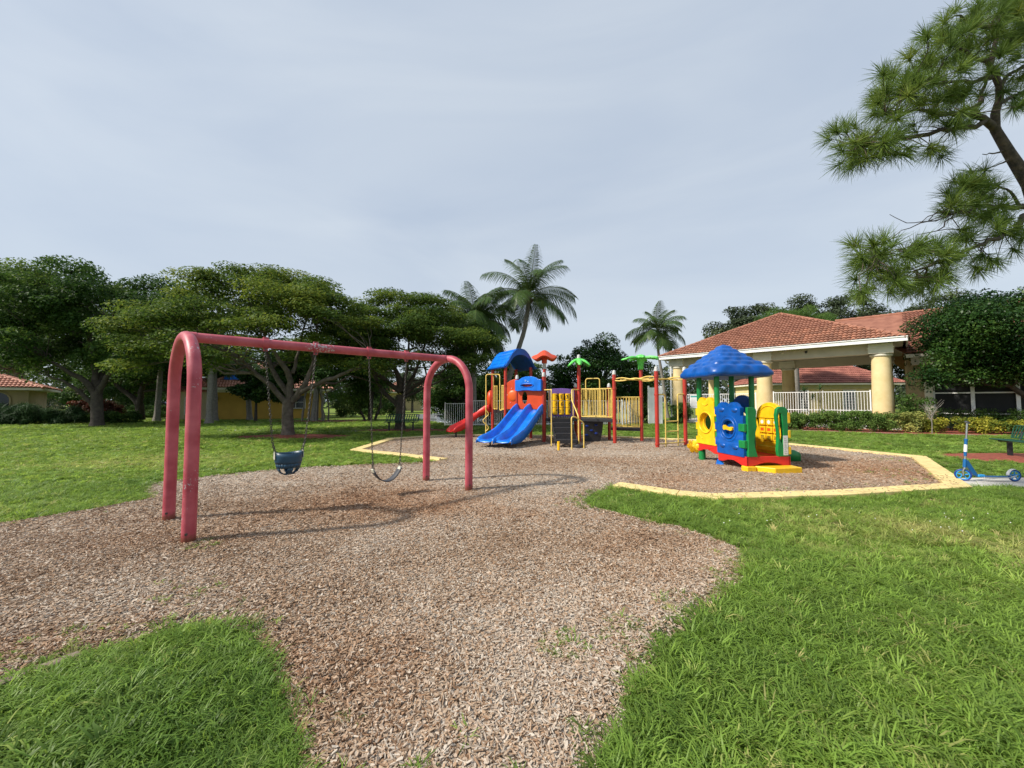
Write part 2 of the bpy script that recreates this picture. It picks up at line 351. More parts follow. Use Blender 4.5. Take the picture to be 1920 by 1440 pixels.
# ---------------------------------------------------------------- ground
def vnoise(x, y, sc, seed):
    rg = np.random.default_rng(seed); L = rg.random((256, 256)); x = np.asarray(x) * sc; y = np.asarray(y) * sc
    xi = np.floor(x).astype(int); yi = np.floor(y).astype(int); fx = x - xi; fy = y - yi; fx = fx * fx * (3 - 2 * fx); fy = fy * fy * (3 - 2 * fy)
    g = lambda a, b: L[a % 256, b % 256]
    return (g(xi, yi) * (1 - fx) + g(xi + 1, yi) * fx) * (1 - fy) + (g(xi, yi + 1) * (1 - fx) + g(xi + 1, yi + 1) * fx) * fy
def inside(px, py, poly):
    r = np.zeros(len(px), bool); n = len(poly)
    for i in range(n):
        x1, y1 = poly[i]; x2, y2 = poly[(i + 1) % n]
        if y1 == y2: continue
        c = ((y1 > py) != (y2 > py)) & (px < (x2 - x1) * (py - y1) / (y2 - y1) + x1); r ^= c
    return r
def edge_dist(px, py, poly):
    d = np.full(len(px), 1e9); n = len(poly)
    for i in range(n):
        x1, y1 = poly[i]; x2, y2 = poly[(i + 1) % n]; dx, dy = x2 - x1, y2 - y1
        t = np.clip(((px - x1) * dx + (py - y1) * dy) / max(dx * dx + dy * dy, 1e-9), 0, 1)
        d = np.minimum(d, np.hypot(px - x1 - t * dx, py - y1 - t * dy))
    return d
# the painted kerb: outer corners going round the play area, open at the swing side
K_OUT = [(-1.87, 10.0), (-5.05, 12.05), (-5.1, 15.8), (-2.7, 17.75), (4.0, 17.1), (10.0, 14.0), (11.35, 10.6), (8.1, 6.84), (5.3, 6.25), (3.2, 6.02), (2.65, 6.27), (1.80, 6.98)]
K_W = .32
def inset(pts, w):
    res = []
    for i, p in enumerate(pts):
        d = []
        if i > 0: q = pts[i - 1]; d.append(Vector((p[0] - q[0], p[1] - q[1])).normalized())
        if i < len(pts) - 1: q = pts[i + 1]; d.append(Vector((q[0] - p[0], q[1] - p[1])).normalized())
        n = [Vector((e.y, -e.x)) for e in d]                 # the ring runs clockwise: inside is to the right
        if len(n) == 1: m = n[0] * w
        else:
            m = n[0] + n[1]; m.normalize(); m *= w / max(.35, m.dot(n[0]))
        res.append((p[0] + m.x, p[1] + m.y))
    return res
K_IN = inset(K_OUT, K_W)
LEFT_EDGE = [gp(*p) for p in ((-500, 1080), (-160, 1016), (0, 985), (80, 972), (150, 960), (278, 938), (270, 910), (330, 903), (400, 893), (520, 882), (600, 877), (660, 873), (730, 871), (790, 869))]
RIGHT_EDGE = [gp(*p) for p in ((1120, 922), (1093, 936), (1108, 950), (1200, 975), (1290, 993), (1330, 1008), (1385, 1030), (1402, 1052), (1392, 1088), (1330, 1142), (1250, 1205), (1195, 1280), (1165, 1365), (1120, 1432), (1090, 1560), (1050, 1800))]
BOTTOM = [gp(*p) for p in ((640, 1800), (605, 1520), (560, 1415), (535, 1310), (505, 1240), (475, 1188), (400, 1168), (290, 1192), (130, 1240), (0, 1288), (-300, 1400), (-900, 1500))]
MULCH = LEFT_EDGE + K_IN + RIGHT_EDGE + BOTTOM
def rough(poly, step, amp, seed, skip=()):
    rg = random.Random(seed); res = []
    for i, p in enumerate(poly):
        q = poly[(i + 1) % len(poly)]; L = math.dist(p, q); n = max(1, int(L / step)); res.append(p)
        if i in skip: continue
        for k in range(1, n):
            t = k / n; res.append((p[0] + (q[0] - p[0]) * t + rg.uniform(-amp, amp), p[1] + (q[1] - p[1]) * t + rg.uniform(-amp, amp)))
    return res
nl, nk = len(LEFT_EDGE), len(K_IN)
MULCH = rough(MULCH, .14, .035, 3, skip=set(range(nl - 1, nl + nk)))
HOLLOWS = [(-2.3, 5.55, 1.0, .7), (-1.35, 6.1, .95, .65)]
def mulch_h(x, y):
    z = .022 + .02 * vnoise(x, y, 1.3, 5) + .012 * vnoise(x, y, 4, 6)
    for cx, cy, rx, ry in HOLLOWS: z = z - .016 * np.exp(-(((x - cx) / rx) ** 2 + ((y - cy) / ry) ** 2))
    return z
def red_zone(x, y):
    r = .8 * np.exp(-(((x + 1.9) / 1.5) ** 2 + ((y - 5.9) / 1.0) ** 2)) + .95 * np.exp(-(((x - 8.2) / 2.2) ** 2 + ((y - 8.6) / 1.7) ** 2)) + .6 * np.exp(-(((x - 3.6) / 1.2) ** 2 + ((y - 7.3) / .8) ** 2))
    r = .75 * r + .6 * np.clip(vnoise(x, y, .9, 11) * .6 + vnoise(x, y, 3.2, 12) * .4 - .55, 0, 1) * 1.4
    return np.clip(r, 0, 1)
def chip_tone(x, y): return .35 + .45 * vnoise(x, y, .7, 21) + .2 * vnoise(x, y, 2.6, 22) - .22 * red_zone(x, y) - .2 * np.clip(1 - np.hypot((x + .93) / .28, (y - 2.05) / .45), 0, 1)
def build_mulch():
    rg = np.random.default_rng(4); P = np.array(MULCH)
    xs = []; 
    for y0, y1, st in ((.4, 5, .16), (5, 9, .3), (9, 18, .6)):
        gx, gy = np.meshgrid(np.arange(-14, 12, st), np.arange(y0, y1, st)); gx = gx.ravel() + rg.uniform(-.3, .3, gx.size) * st; gy = gy.ravel() + rg.uniform(-.3, .3, gy.size) * st
        k = inside(gx, gy, MULCH) & (edge_dist(gx, gy, MULCH) > st * .4); xs.append(np.c_[gx[k], gy[k]])
    I = np.concatenate(xs); A = np.concatenate([P, I]); n = len(P)
    r = delaunay_2d_cdt([Vector(p) for p in A.tolist()], [], [list(range(n))], 1, 1e-6)
    V = np.array([(p.x, p.y) for p in r[0]]); F = np.array([f for f in r[2] if len(f) == 3])
    z = mulch_h(V[:, 0], V[:, 1]); d = edge_dist(V[:, 0], V[:, 1], MULCH); z = .005 + (z - .005) * np.clip(d / .12, 0, 1)
    me = np_mesh('mulch_bed', np.c_[V, z], F, M['mulch'], chip_tone(V[:, 0], V[:, 1]), smooth=True)
    a = me.attributes.new('red', 'FLOAT', 'POINT'); a.data.foreach_set('value', red_zone(V[:, 0], V[:, 1]).astype(np.float32))
    o = place('mulch_bed', me); tag(o, 'wood chip safety surface under the swings and play structure', kind='structure')
build_mulch()

lawn = MB(); S = 900
lawn.add([(-S, -60, 0), (S, -60, 0), (S, S, 0), (-S, S, 0)], [(0, 1, 2, 3)])
tag(lawn.build('lawn', M['lawn'], smooth=0), 'mown green lawn around the playground', kind='structure')

# painted kerb in cast lengths
kerb = empty('kerb', (2, 10, 0)); kerb['kind'] = 'structure'; kerb['label'] = 'yellow painted kerb around the play area'
rk = random.Random(8)
for i in range(len(K_OUT) - 1):
    a, b, c, d = Vector(K_OUT[i]), Vector(K_OUT[i + 1]), Vector(K_IN[i]), Vector(K_IN[i + 1])
    n = max(1, round((b - a).length / 1.25))
    for k in range(n):
        g = .004 / max((b - a).length, .1); t0, t1 = k / n + g, (k + 1) / n - g; h = .062 + rk.uniform(-.004, .004)
        q = [a.lerp(b, t0), a.lerp(b, t1), c.lerp(d, t1), c.lerp(d, t0)]; m = MB((2, 10, 0))
        m.add([(p.x, p.y, -.05) for p in q] + [(p.x, p.y, h) for p in q], [(3, 2, 1, 0), (4, 5, 6, 7), (0, 1, 5, 4), (1, 2, 6, 5), (2, 3, 7, 6), (3, 0, 4, 7)])
        m.build('kerb_block', M['kerb_worn'] if i in (2, 3) else M['kerb'], kerb, smooth=0, bevel=.012)
# concrete path by the scooter, landscape timber at the left
SLAB = [(8.16, 6.98), (8.85, 7.82), (15.5, 7.9), (15.5, 7.0)]
pm = MB(); pm.add([(x, y, -.05) for x, y in SLAB] + [(x, y, .02) for x, y in SLAB], [(0, 1, 2, 3), (7, 6, 5, 4), (1, 0, 4, 5), (2, 1, 5, 6), (3, 2, 6, 7), (0, 3, 7, 4)])
o = pm.build('footpath', M['concrete'], smooth=0, bevel=.01); o['kind'] = 'structure'; o['label'] = 'pale concrete path under the scooter'
tb = MB(); p0, p1 = gp(-160, 1352), gp(150, 1236); d = Vector((p1[0] - p0[0], p1[1] - p0[1])); L = d.length; ang = math.atan2(d.y, d.x)
tb.box(((p0[0] + p1[0]) / 2, (p0[1] + p1[1]) / 2, .008), (L, .075, .07), Matrix.Rotation(ang, 3, 'Z'))
tag(tb.build('edging_timber', M['old_wood'], smooth=0, bevel=.008), 'weathered grey edging timber half buried beside the near left grass', 'edging timber')
# concrete strip across the lawn by the trees
def strip(name, pts, w, z, m, label):
    P = [Vector(p) for p in pts]; b = MB(); L = []; R = []
    for i, p in enumerate(P):
        t = (P[min(i + 1, len(P) - 1)] - P[max(0, i - 1)]).normalized(); nn = Vector((-t.y, t.x)) * w / 2; L.append(p + nn); R.append(p - nn)
    for i in range(len(P) - 1): b.add([(R[i].x, R[i].y, z), (R[i + 1].x, R[i + 1].y, z), (L[i + 1].x, L[i + 1].y, z), (L[i].x, L[i].y, z)], [(0, 1, 2, 3)])
    o = b.build(name, m, smooth=0); o['kind'] = 'structure'; o['label'] = label; return o
strip('garden_path', [(-26, 22.4), (-16, 21.2), (-10, 19.9), (-6.5, 20.6), (-3.5, 22.4), (-2, 24.5)], .7, .012, M['concrete'], 'narrow pale path crossing the lawn behind the trees')
# red mulch rings and beds
def blob(name, cx, cy, rx, ry, z, m, label, seed):
    rg = random.Random(seed); n = 48; b = MB(); ring = []; ring2 = []
    for k in range(n):
        a = 2 * PI * k / n; f = 1 + rg.uniform(-.07, .07); ring.append((cx + rx * f * math.cos(a), cy + ry * f * math.sin(a), .006)); ring2.append((cx + rx * .6 * math.cos(a), cy + ry * .6 * math.sin(a), z))
    b.loft([ring, ring2], cap=False); b.add(ring2, [tuple(range(n))])
    o = b.build(name, m, smooth=60); o['kind'] = 'structure'; o['label'] = label; return o
blob('mulch_ring', -9.6, 17.0, 2.6, 1.15, .07, M['mulch_red'], 'red mulch ring round the spreading tree left of the swing seats', 1)
blob('mulch_ring', -5.7, 20.7, 2.7, 1.0, .06, M['mulch_red'], 'red mulch under the tree and bench beyond the play area', 2)
blob('mulch_ring', -14.5, 30, 4.4, 1.6, .06, M['mulch_red'], 'red mulch below the many-stemmed fig tree', 3)
blob('mulch_patch', 14.3, 10.6, 2.4, 1.1, .05, M['mulch_red'], 'red mulch patch under the green bench', 4)
BED = [(13.2, 21.8), (14.9, 20.6), (17, 19.2), (18.7, 18.0), (22.8, 17.1), (30, 15.4), (31, 19), (24.0, 21.6), (21.4, 20.9), (17.2, 24.8), (14, 27)]
bm_ = MB(); bm_.plate(BED, t=.05, o=(0, 0, .012), ux=(1, 0, 0), uy=(0, 1, 0))
o = bm_.build('mulch_bed', M['mulch_red'], smooth=0); o['kind'] = 'structure'; o['label'] = 'red mulch planting bed in front of the pavilion'
strip('bed_edging', [(p[0] - .05, p[1] - .08) for p in BED[:6]], .13, .05, M['concrete'], 'thin concrete edging of the planting bed')
POND = [(-4.4, 26.0), (-3.2, 25.0), (-1.5, 24.6), (3, 25), (6, 30), (6, 46), (1, 56), (-9, 56), (-11.5, 46), (-8.2, 34)]
pw = MB(); pw.add([(x, y, .01) for x, y in POND], [tuple(range(len(POND)))])
o = pw.build('pond', M['water'], smooth=0); o['kind'] = 'structure'; o['label'] = 'pale grey pond behind the fence'

# scatter: points with attributes, instanced by geometry nodes (uncountable ground cover)
def scatter(name, P, rot, scl, idx, attrs, sources, label):
    me = bpy.data.meshes.new(name); me.vertices.add(len(P)); me.vertices.foreach_set('co', np.asarray(P, np.float32).ravel())
    a = me.attributes.new('rot', 'FLOAT_VECTOR', 'POINT'); a.data.foreach_set('vector', np.asarray(rot, np.float32).ravel())
    a = me.attributes.new('scl', 'FLOAT', 'POINT'); a.data.foreach_set('value', np.asarray(scl, np.float32))
    a = me.attributes.new('idx', 'INT', 'POINT'); a.data.foreach_set('value', np.asarray(idx, np.int32))
    for k, v in attrs.items():
        a = me.attributes.new(k, 'FLOAT', 'POINT'); a.data.foreach_set('value', np.asarray(v, np.float32))
    cl = bpy.data.collections.new(name + '_shapes')
    for i, s in enumerate(sources): cl.objects.link(bpy.data.objects.new('%s_shape.%03d' % (name, i), s))
    g = bpy.data.node_groups.new(name, 'GeometryNodeTree')
    g.interface.new_socket('Geometry', in_out='INPUT', socket_type='NodeSocketGeometry'); g.interface.new_socket('Geometry', in_out='OUTPUT', socket_type='NodeSocketGeometry')
    gi = g.nodes.new('NodeGroupInput'); go = g.nodes.new('NodeGroupOutput'); iop = g.nodes.new('GeometryNodeInstanceOnPoints'); ci = g.nodes.new('GeometryNodeCollectionInfo')
    ci.inputs['Collection'].default_value = cl; ci.inputs['Separate Children'].default_value = True; ci.inputs['Reset Children'].default_value = True
    def na(nm, tp):
        q = g.nodes.new('GeometryNodeInputNamedAttribute'); q.data_type = tp; q.inputs['Name'].default_value = nm; return q.outputs['Attribute']
    L = g.links.new; L(gi.outputs[0], iop.inputs['Points']); L(ci.outputs[0], iop.inputs['Instance']); iop.inputs['Pick Instance'].default_value = True
    L(na('idx', 'INT'), iop.inputs['Instance Index']); L(na('rot', 'FLOAT_VECTOR'), iop.inputs['Rotation']); L(na('scl', 'FLOAT'), iop.inputs['Scale']); L(iop.outputs[0], go.inputs[0])
    o = place(name, me); m = o.modifiers.new('scatter', 'NODES'); m.node_group = g; o['kind'] = 'stuff'; o['label'] = label
    return o
def chip_mesh(seed):
    rg = random.Random(seed); L, W, T = ((.021, .008), (.024, .0065), (.019, .0095), (.026, .0055), (.036, .0032), (.017, .007), (.031, .004), (.015, .010))[seed] + (rg.uniform(.0016, .0032),); n = 6; top = []; bot = []
    for k in range(n):
        a = 2 * PI * k / n; r = rg.uniform(.75, 1.15); x, y = L * math.cos(a) * r, W * math.sin(a) * r
        z = T + .007 * rg.uniform(-.4, 1) * (x / L) ** 2; top.append((x, y, z)); bot.append((x * .95, y * .9, z - 2 * T))
    b = MB(); b.add(top + bot, [tuple(range(n))] + [(k, k + n, (k + 1) % n + n, (k + 1) % n) for k in range(n)])
    me = b.mesh('chip', M['chip'], 0); return me
def tuft_mesh(seed, nb, hgt, spread, wid):
    rg = random.Random(seed); V = []; F = []
    for i in range(nb):
        a = rg.uniform(0, 2 * PI); r0 = rg.uniform(0, .035); bx, by = r0 * math.cos(a), r0 * math.sin(a); a2 = a + rg.uniform(-1.2, 1.2)
        h = hgt * rg.uniform(.55, 1.15); s = spread * rg.uniform(.3, 1.5); w = wid * rg.uniform(.7, 1.2); dx, dy = math.cos(a2), math.sin(a2); n0 = len(V)
        for t, ww, zz in ((0, .8, 0), (.4, 1, .62), (.75, .75, .95), (1.0, .08, .92 if s < h else .75)):
            cx, cy = bx + dx * s * t ** 1.4, by + dy * s * t ** 1.4
            V += [(cx - dy * w * ww / 2, cy + dx * w * ww / 2, h * zz), (cx + dy * w * ww / 2, cy - dx * w * ww / 2, h * zz)]
        F += [(n0, n0 + 1, n0 + 3, n0 + 2), (n0 + 2, n0 + 3, n0 + 5, n0 + 4), (n0 + 4, n0 + 5, n0 + 7, n0 + 6)]
    me = np_mesh('tuft', V, F, GR, smooth=True); return me
NO_GRASS = [SLAB, K_OUT + K_IN[::-1], POND, BED]
def field(rg, y0, y1, dens, side=1.42, pad=1.6):
    """random points in the wedge of ground seen by the camera and a few steps to either side"""
    w = side * y1 + pad; n = int(dens * 2 * w * (y1 - y0)); x = rg.uniform(-w, w, n); y = rg.uniform(y0, y1, n)
    k = np.abs(x) < side * y + pad; return x[k], y[k]
def build_ground_cover():
    rg = np.random.default_rng(77); chips = [chip_mesh(i) for i in range(8)]
    X = []; Y = []; S_ = []
    for y0, y1, de, sc in ((.55, 2.6, 7600, .72), (2.6, 4.5, 4200, .78), (4.5, 7, 1500, .92), (7, 11, 450, 1.15), (11, 18, 120, 1.5)):
        x, y = field(rg, y0, y1, de); k = inside(x, y, MULCH); x, y = x[k], y[k]; d = edge_dist(x, y, MULCH)
        X.append(x); Y.append(y); S_.append(sc * rg.uniform(.55, 1.35, len(x)))
        k = np.ones(0)
    # stray chips kicked out over the grass edge
    x, y = field(rg, 1.0, 8, 60); d = edge_dist(x, y, MULCH); k = (~inside(x, y, MULCH)) & (d < .18); X.append(x[k]); Y.append(y[k]); S_.append(rg.uniform(.6, 1.2, k.sum()))
    x, y = field(rg, 1.0, 8, 45); d = edge_dist(x, y, MULCH); k = (~inside(x, y, MULCH)) & (rg.random(len(x)) < np.exp(-d / .22)); X.append(x[k]); Y.append(y[k]); S_.append(rg.uniform(.6, 1.1, k.sum()))
    x, y, s = np.concatenate(X), np.concatenate(Y), np.concatenate(S_)
    z = mulch_h(x, y) + rg.uniform(-.002, .008, len(x)); z = np.where(inside(x, y, MULCH), z, .012)
    d = edge_dist(x, y, MULCH); z = .006 + (z - .006) * np.clip(d / .1, .3, 1); KR = K_OUT + K_IN[::-1]; z = np.where(inside(x, y, KR), .068, z)
    rot = np.c_[rg.normal(0, .34, len(x)), rg.normal(0, .30, len(x)), rg.uniform(0, 2 * PI, len(x))]
    tone = np.clip(chip_tone(x, y) * .85 + rg.normal(.13, .23, len(x)), 0, 1); red = np.clip(red_zone(x, y) + rg.normal(0, .18, len(x)), 0, 1)
    scatter('wood_chips', np.c_[x, y, z], rot, s, rg.integers(0, 8, len(x)), {'tint': tone, 'red': red}, chips, 'pale and brown wood chips loose on the play surface')
    tufts = [tuft_mesh(i, 14, .043 + .011 * (i % 3), .08, .0056) for i in range(5)] + [tuft_mesh(10 + i, 18, .045, .09, .010) for i in range(3)]
    X = []; Y = []; S_ = []; I = []
    for y0, y1, de, sc, far in ((.5, 2.4, 1500, 1.0, 0), (2.4, 4, 950, 1.05, 0), (4, 7, 480, 1.05, 0), (7, 12, 190, 1.15, 1), (12, 20, 75, 1.35, 1), (20, 32, 30, 1.7, 1)):
        x, y = field(rg, y0, y1, de); ok = ~inside(x, y, MULCH)
        for p in NO_GRASS: ok &= ~inside(x, y, p)
        for cx, cy, rx, ry in ((-9.6, 17.0, 2.5, 1.05), (-5.7, 20.7, 2.5, .95), (14.3, 10.6, 2.3, 1.05), (-14.5, 30, 4, 1.5)): ok &= ((x - cx) / rx) ** 2 + ((y - cy) / ry) ** 2 > 1
        bare = vnoise(x, y, .8, 41) * .6 + vnoise(x, y, 2.5, 42) * .4
        ok &= ~((bare > .57) & (rg.random(len(x)) < .62) & (x > 1))
        d = edge_dist(x, y, MULCH); ok &= ~((d < .10) & (rg.random(len(x)) < .35))
        x, y = x[ok], y[ok]; X.append(x); Y.append(y); S_.append(sc * rg.uniform(.6, 1.3, len(x)) * (.8 + .45 * vnoise(x, y, 1.7, 43)))
        I.append(rg.integers(0, 5, len(x)) if not far else rg.integers(5, 8, len(x)))
    x, y = field(rg, 1.0, 9, 260); d = edge_dist(x, y, MULCH); k = inside(x, y, MULCH) & (rg.random(len(x)) < .5 * np.exp(-d / .10)) & (edge_dist(x, y, K_OUT) > .5); X.append(x[k]); Y.append(y[k]); S_.append(rg.uniform(.4, .95, k.sum())); I.append(rg.integers(0, 5, k.sum()))
    # weeds and seedlings coming through the chips
    for cx, cy, r, n in ((.33, 2.45, .16, 26), (.75, 2.6, .2, 22), (.95, 2.3, .3, 45), (1.25, 2.7, .22, 40), (-.35, 1.55, .12, 14), (.5, 1.75, .3, 16), (1.3, 5.9, .5, 60), (-3.3, 4.15, .18, 22), (-2.7, 3.0, .5, 18), (-2.9, 2.45, .2, 22), (8.2, 8.2, .7, 60), (9.9, 10.0, .5, 40), (2.0, 6.1, .35, 50)):
        a = rg.uniform(0, 2 * PI, n); q = r * np.sqrt(rg.random(n)); X.append(cx + q * np.cos(a)); Y.append(cy + q * np.sin(a)); S_.append(rg.uniform(.35, .65, n)); I.append(rg.integers(5, 8, n))
    x, y, s, ix = map(np.concatenate, (X, Y, S_, I))
    dry = vnoise(x, y, .55, 51) * .55 + vnoise(x, y, 1.9, 52) * .45
    tint = .34 + .42 * (dry - .5) + rg.normal(0, .10, len(x))
    tint += .48 * np.exp(-(((x - 4.6) / 1.9) ** 2 + ((y - 4.2) / 1.1) ** 2)) * (vnoise(x, y, 2.2, 53) + .2)     # thin straw coloured patch at the right
    tint += .16 * np.exp(-(((x + 9) / 6) ** 2 + ((y - 10) / 1.6) ** 2))                                          # yellower band across the left lawn
    tint -= .14 * np.exp(-(((x + 1.6) / 1.0) ** 2 + ((y - 1.9) / .6) ** 2))
    tint = np.where(rg.random(len(x)) < .05, tint + .4, tint)
    rot = np.c_[rg.normal(0, .18, len(x)), rg.normal(0, .18, len(x)), rg.uniform(0, 2 * PI, len(x))]
    scatter('grass', np.c_[x, y, np.where(inside(x, y, MULCH), np.clip(mulch_h(x, y) - .012, 0, 1), -.004)], rot, s, ix, {'tint': np.clip(tint, 0, 1)}, tufts, 'short green lawn grass with drier yellow patches')
    # small white clover heads in the right-hand grass
    rgp = random.Random(6); fl = MB()
    for cx, cy, n, r in ((6.2, 5.0, 9, .35), (5.0, 4.8, 6, .4), (2.9, 5.0, 6, .3), (4.2, 5.2, 6, .5), (-2.1, 9.6, 10, .5), (-6.6, 9.0, 10, .9)):
        for _ in range(n):
            X_, Y_ = cx + rgp.gauss(0, r), cy + rgp.gauss(0, r * .5); fl.lathe([(.002, .045), (.006, .049), (.006, .054), (.002, .058)], (X_, Y_, .006), 6)
    o = fl.build('clover_flowers', M['white']); o['kind'] = 'stuff'; o['label'] = 'tiny white clover flowers scattered in the grass'
build_ground_cover()

# ================================================================ swing set
def chain_link_mb(b, p0, p1, pitch=.036, w=.0125, r=.0042):
    p0, p1 = Vector(p0), Vector(p1); d = p1 - p0; L = d.length; d.normalize(); n = max(2, round(L / pitch)); st = L / n
    a = d.cross(Vector((0, 0, 1)) if abs(d.z) < .95 else Vector((.71, -.7, 0))); a.normalize(); c = d.cross(a)
    for i in range(n):
        o = p0 + d * (st * (i + .5)); q = a if i % 2 else c; h = st * .68
        pts = [o + d * (h * math.cos(t)) * 1.0 + q * (w * math.sin(t)) for t in [2 * PI * k / 8 for k in range(8)]]
        b.tube(pts, r, 4, closed=True)
SW_A, SW_B = Vector((-3.96, 4.63, 0)), Vector((-1.195, 7.07, 0)); SW_D = (SW_B - SW_A).normalized(); SW_P = Vector((SW_D.y, -SW_D.x, 0)); SW_Q = Vector((.76, -.65, 0))
sw_root = Vector(((SW_A.x + SW_B.x) / 2, (SW_A.y + SW_B.y) / 2, 0))
swing = empty('swing_frame', sw_root, 0, 'faded pink red arched steel swing frame standing on wood chips', 'swing frame')
AH, AR, TR = 2.335, .595, .066; SWL = (SW_B - SW_A).length
for c in (SW_A, SW_B):
    pts = [c + SW_Q * AR + Vector((0, 0, -.05))] + [c + SW_Q * AR + Vector((0, 0, z)) for z in (.5, 1.1, AH - AR)]
    pts += [c + SW_Q * (AR * math.cos(t)) + Vector((0, 0, AH - AR + AR * math.sin(t))) for t in [PI * k / 18 for k in range(1, 18)]]
    pts += [c - SW_Q * AR + Vector((0, 0, z)) for z in (AH - AR, 1.1, .5, -.05)]
    MB(sw_root).tube(pts, TR, 20).build('arch', M['swing'], swing, smooth=60)
MB(sw_root).tube([SW_A + SW_D * .062 + Vector((0, 0, AH)), SW_B - SW_D * .062 + Vector((0, 0, AH))], TR * .93, 20).build('top_beam', M['swing'], swing, smooth=60)
HANG = [SW_A + SW_D * (SWL * t) + Vector((0, 0, AH)) for t in (.225, .3945, .607, .780)]
Mrot = Matrix.Rotation(math.atan2(SW_D.y, SW_D.x), 3, 'Z')
for t, s in ((.075, 0), (SWL - .075, 1)): MB(sw_root).tube([SW_A + SW_D * (t - .03) + Vector((0, 0, AH)), SW_A + SW_D * (t + .03) + Vector((0, 0, AH))], TR * 1.02, 20).build('coupling', M['swing'], swing, smooth=60)
for c in (SW_A, SW_B):
    for s in (-1, 1):
        o_ = c + SW_Q * (AR * s); fr_ = Vector((.35, -.93, 0)); MB(sw_root).tube([o_ + fr_ * (TR - .004) + Vector((0, 0, .13)), o_ + fr_ * (TR + .01) + Vector((0, 0, .13))], .014, 8).build('foot_bolt', M['chain'], swing)
for h in HANG:
    b = MB(sw_root)
    b.tube([h - SW_D * .035, h + SW_D * .035], TR * 1.07, 20)
    b.box(h + Vector((0, 0, .075)), (.06, .05, .022), Mrot); b.box(h + Vector((0, 0, -.082)), (.05, .035, .04), Mrot)
    cl = b.build('hanger_clamp', M['swing'], swing, smooth=40)
    b2 = MB(sw_root); b2.tube([h + SW_P * .03 + Vector((0, 0, -.085)), h - SW_P * .03 + Vector((0, 0, -.085))], .012, 8)
    b2.tube([h + Vector((0, 0, -.10)), h + Vector((0, 0, -.135))], .009, 8)
    b2.build('bolt', M['chain'], cl)
# bucket swing
bc = (HANG[0] + HANG[1]) / 2; bc.z = 0
bucket = empty('bucket_swing', (bc.x, bc.y, .55), 0, 'teal blue toddler bucket swing hanging from the left half of the beam', 'swing')
broot = Vector((bc.x, bc.y, .55))
def ringpts(cx, rx, ry, z, n=24, dz=0): return [bc + SW_D * (rx * math.cos(2 * PI * k / n)) + SW_P * (ry * math.sin(2 * PI * k / n)) + Vector((0, 0, z + dz * math.cos(4 * PI * k / n))) for k in range(n)]
prof = [(.165, .14, .845, .012), (.166, .142, .80, .012), (.163, .14, .73, .004), (.155, .132, .70, 0)]
b = MB(broot); b.loft([ringpts(0, *p[:2], p[2], dz=p[3]) for p in prof]); b.build('rim_band', M['bucket'], bucket, smooth=60, solid=.014)
# the crotch straps leave four leg openings
low = [(.155, .132, .70), (.14, .12, .64), (.112, .098, .585), (.06, .05, .55), (.012, .012, .545)]
R = [ringpts(0, *p) for p in low]
def legbody():
    b = MB(broot); n = 24
    for i in range(len(R) - 1):
        for k in range(n):
            ang = (k + .5) / n * 360
            leg = any(abs((ang - q + 180) % 360 - 180) < 16 for q in (52.5, 127.5, 232.5, 307.5)) and i in (1, 2)
            if not leg: b.add([R[i][k], R[i][(k + 1) % n], R[i + 1][(k + 1) % n], R[i + 1][k]], [(0, 1, 2, 3)])
    return b
legbody().build('seat_shell', M['bucket'], bucket, smooth=60, solid=.012)
for s, h in ((-1, HANG[0]), (1, HANG[1])):
    j = bc + SW_D * (s * .20) + Vector((0, 0, .99)); b = MB(broot); chain_link_mb(b, h + Vector((0, 0, -.13)), j)
    for q in (-1, 1): chain_link_mb(b, j, bc + SW_D * (s * .158) + SW_P * (q * .055) + Vector((0, 0, .845)))
    o = b.build('chain', M['chain'], bucket)
    b = MB(broot); b.plate([(-.05, .0), (.05, 0), (.05, .06), (.03, .10), (-.03, .10), (-.05, .06)], t=.006, o=bc + SW_D * (s * .175) + Vector((0, 0, .765)), ux=SW_P, uy=(0, 0, 1))
    b.build('strap_plate', M['rivet_plate'], bucket)
# belt swing
bc2 = (HANG[2] + HANG[3]) / 2; bc2.z = 0; b2root = Vector((bc2.x, bc2.y, .26))
belt = empty('belt_swing', b2root, 0, 'sagging black rubber belt swing hanging from the right half of the beam', 'swing')
ux = [(-.225, .455), (-.2, .40), (-.15, .335), (-.09, .285), (-.03, .262), (.03, .262), (.09, .285), (.15, .335), (.2, .40), (.225, .455)]
b = MB(b2root); b.loft([[bc2 + SW_D * x - SW_P * (.075) + Vector((0, 0, z)), bc2 + SW_D * x + SW_P * .075 + Vector((0, 0, z))] for x, z in ux], closed=False)
b.build('belt_seat', M['rubber'], belt, smooth=60, solid=.012)
for s, h in ((-1, HANG[2]), (1, HANG[3])):
    j = bc2 + SW_D * (s * .232) + Vector((0, 0, .60)); b = MB(b2root); chain_link_mb(b, h + Vector((0, 0, -.13)), j)
    for q in (-1, 1): chain_link_mb(b, j, bc2 + SW_D * (s * .226) + SW_P * (q * .045) + Vector((0, 0, .462)))
    b.build('chain', M['chain'], belt)
    b = MB(b2root); b.plate([(-.05, 0), (.05, 0), (.05, .055), (-.05, .055)], t=.022, o=bc2 + SW_D * (s * .215) + Vector((0, 0, .425)), ux=SW_P, uy=(SW_D * (s * .42) + Vector((0, 0, .9))).normalized())
    b.build('clamp_plate', M['rivet_plate'], belt)

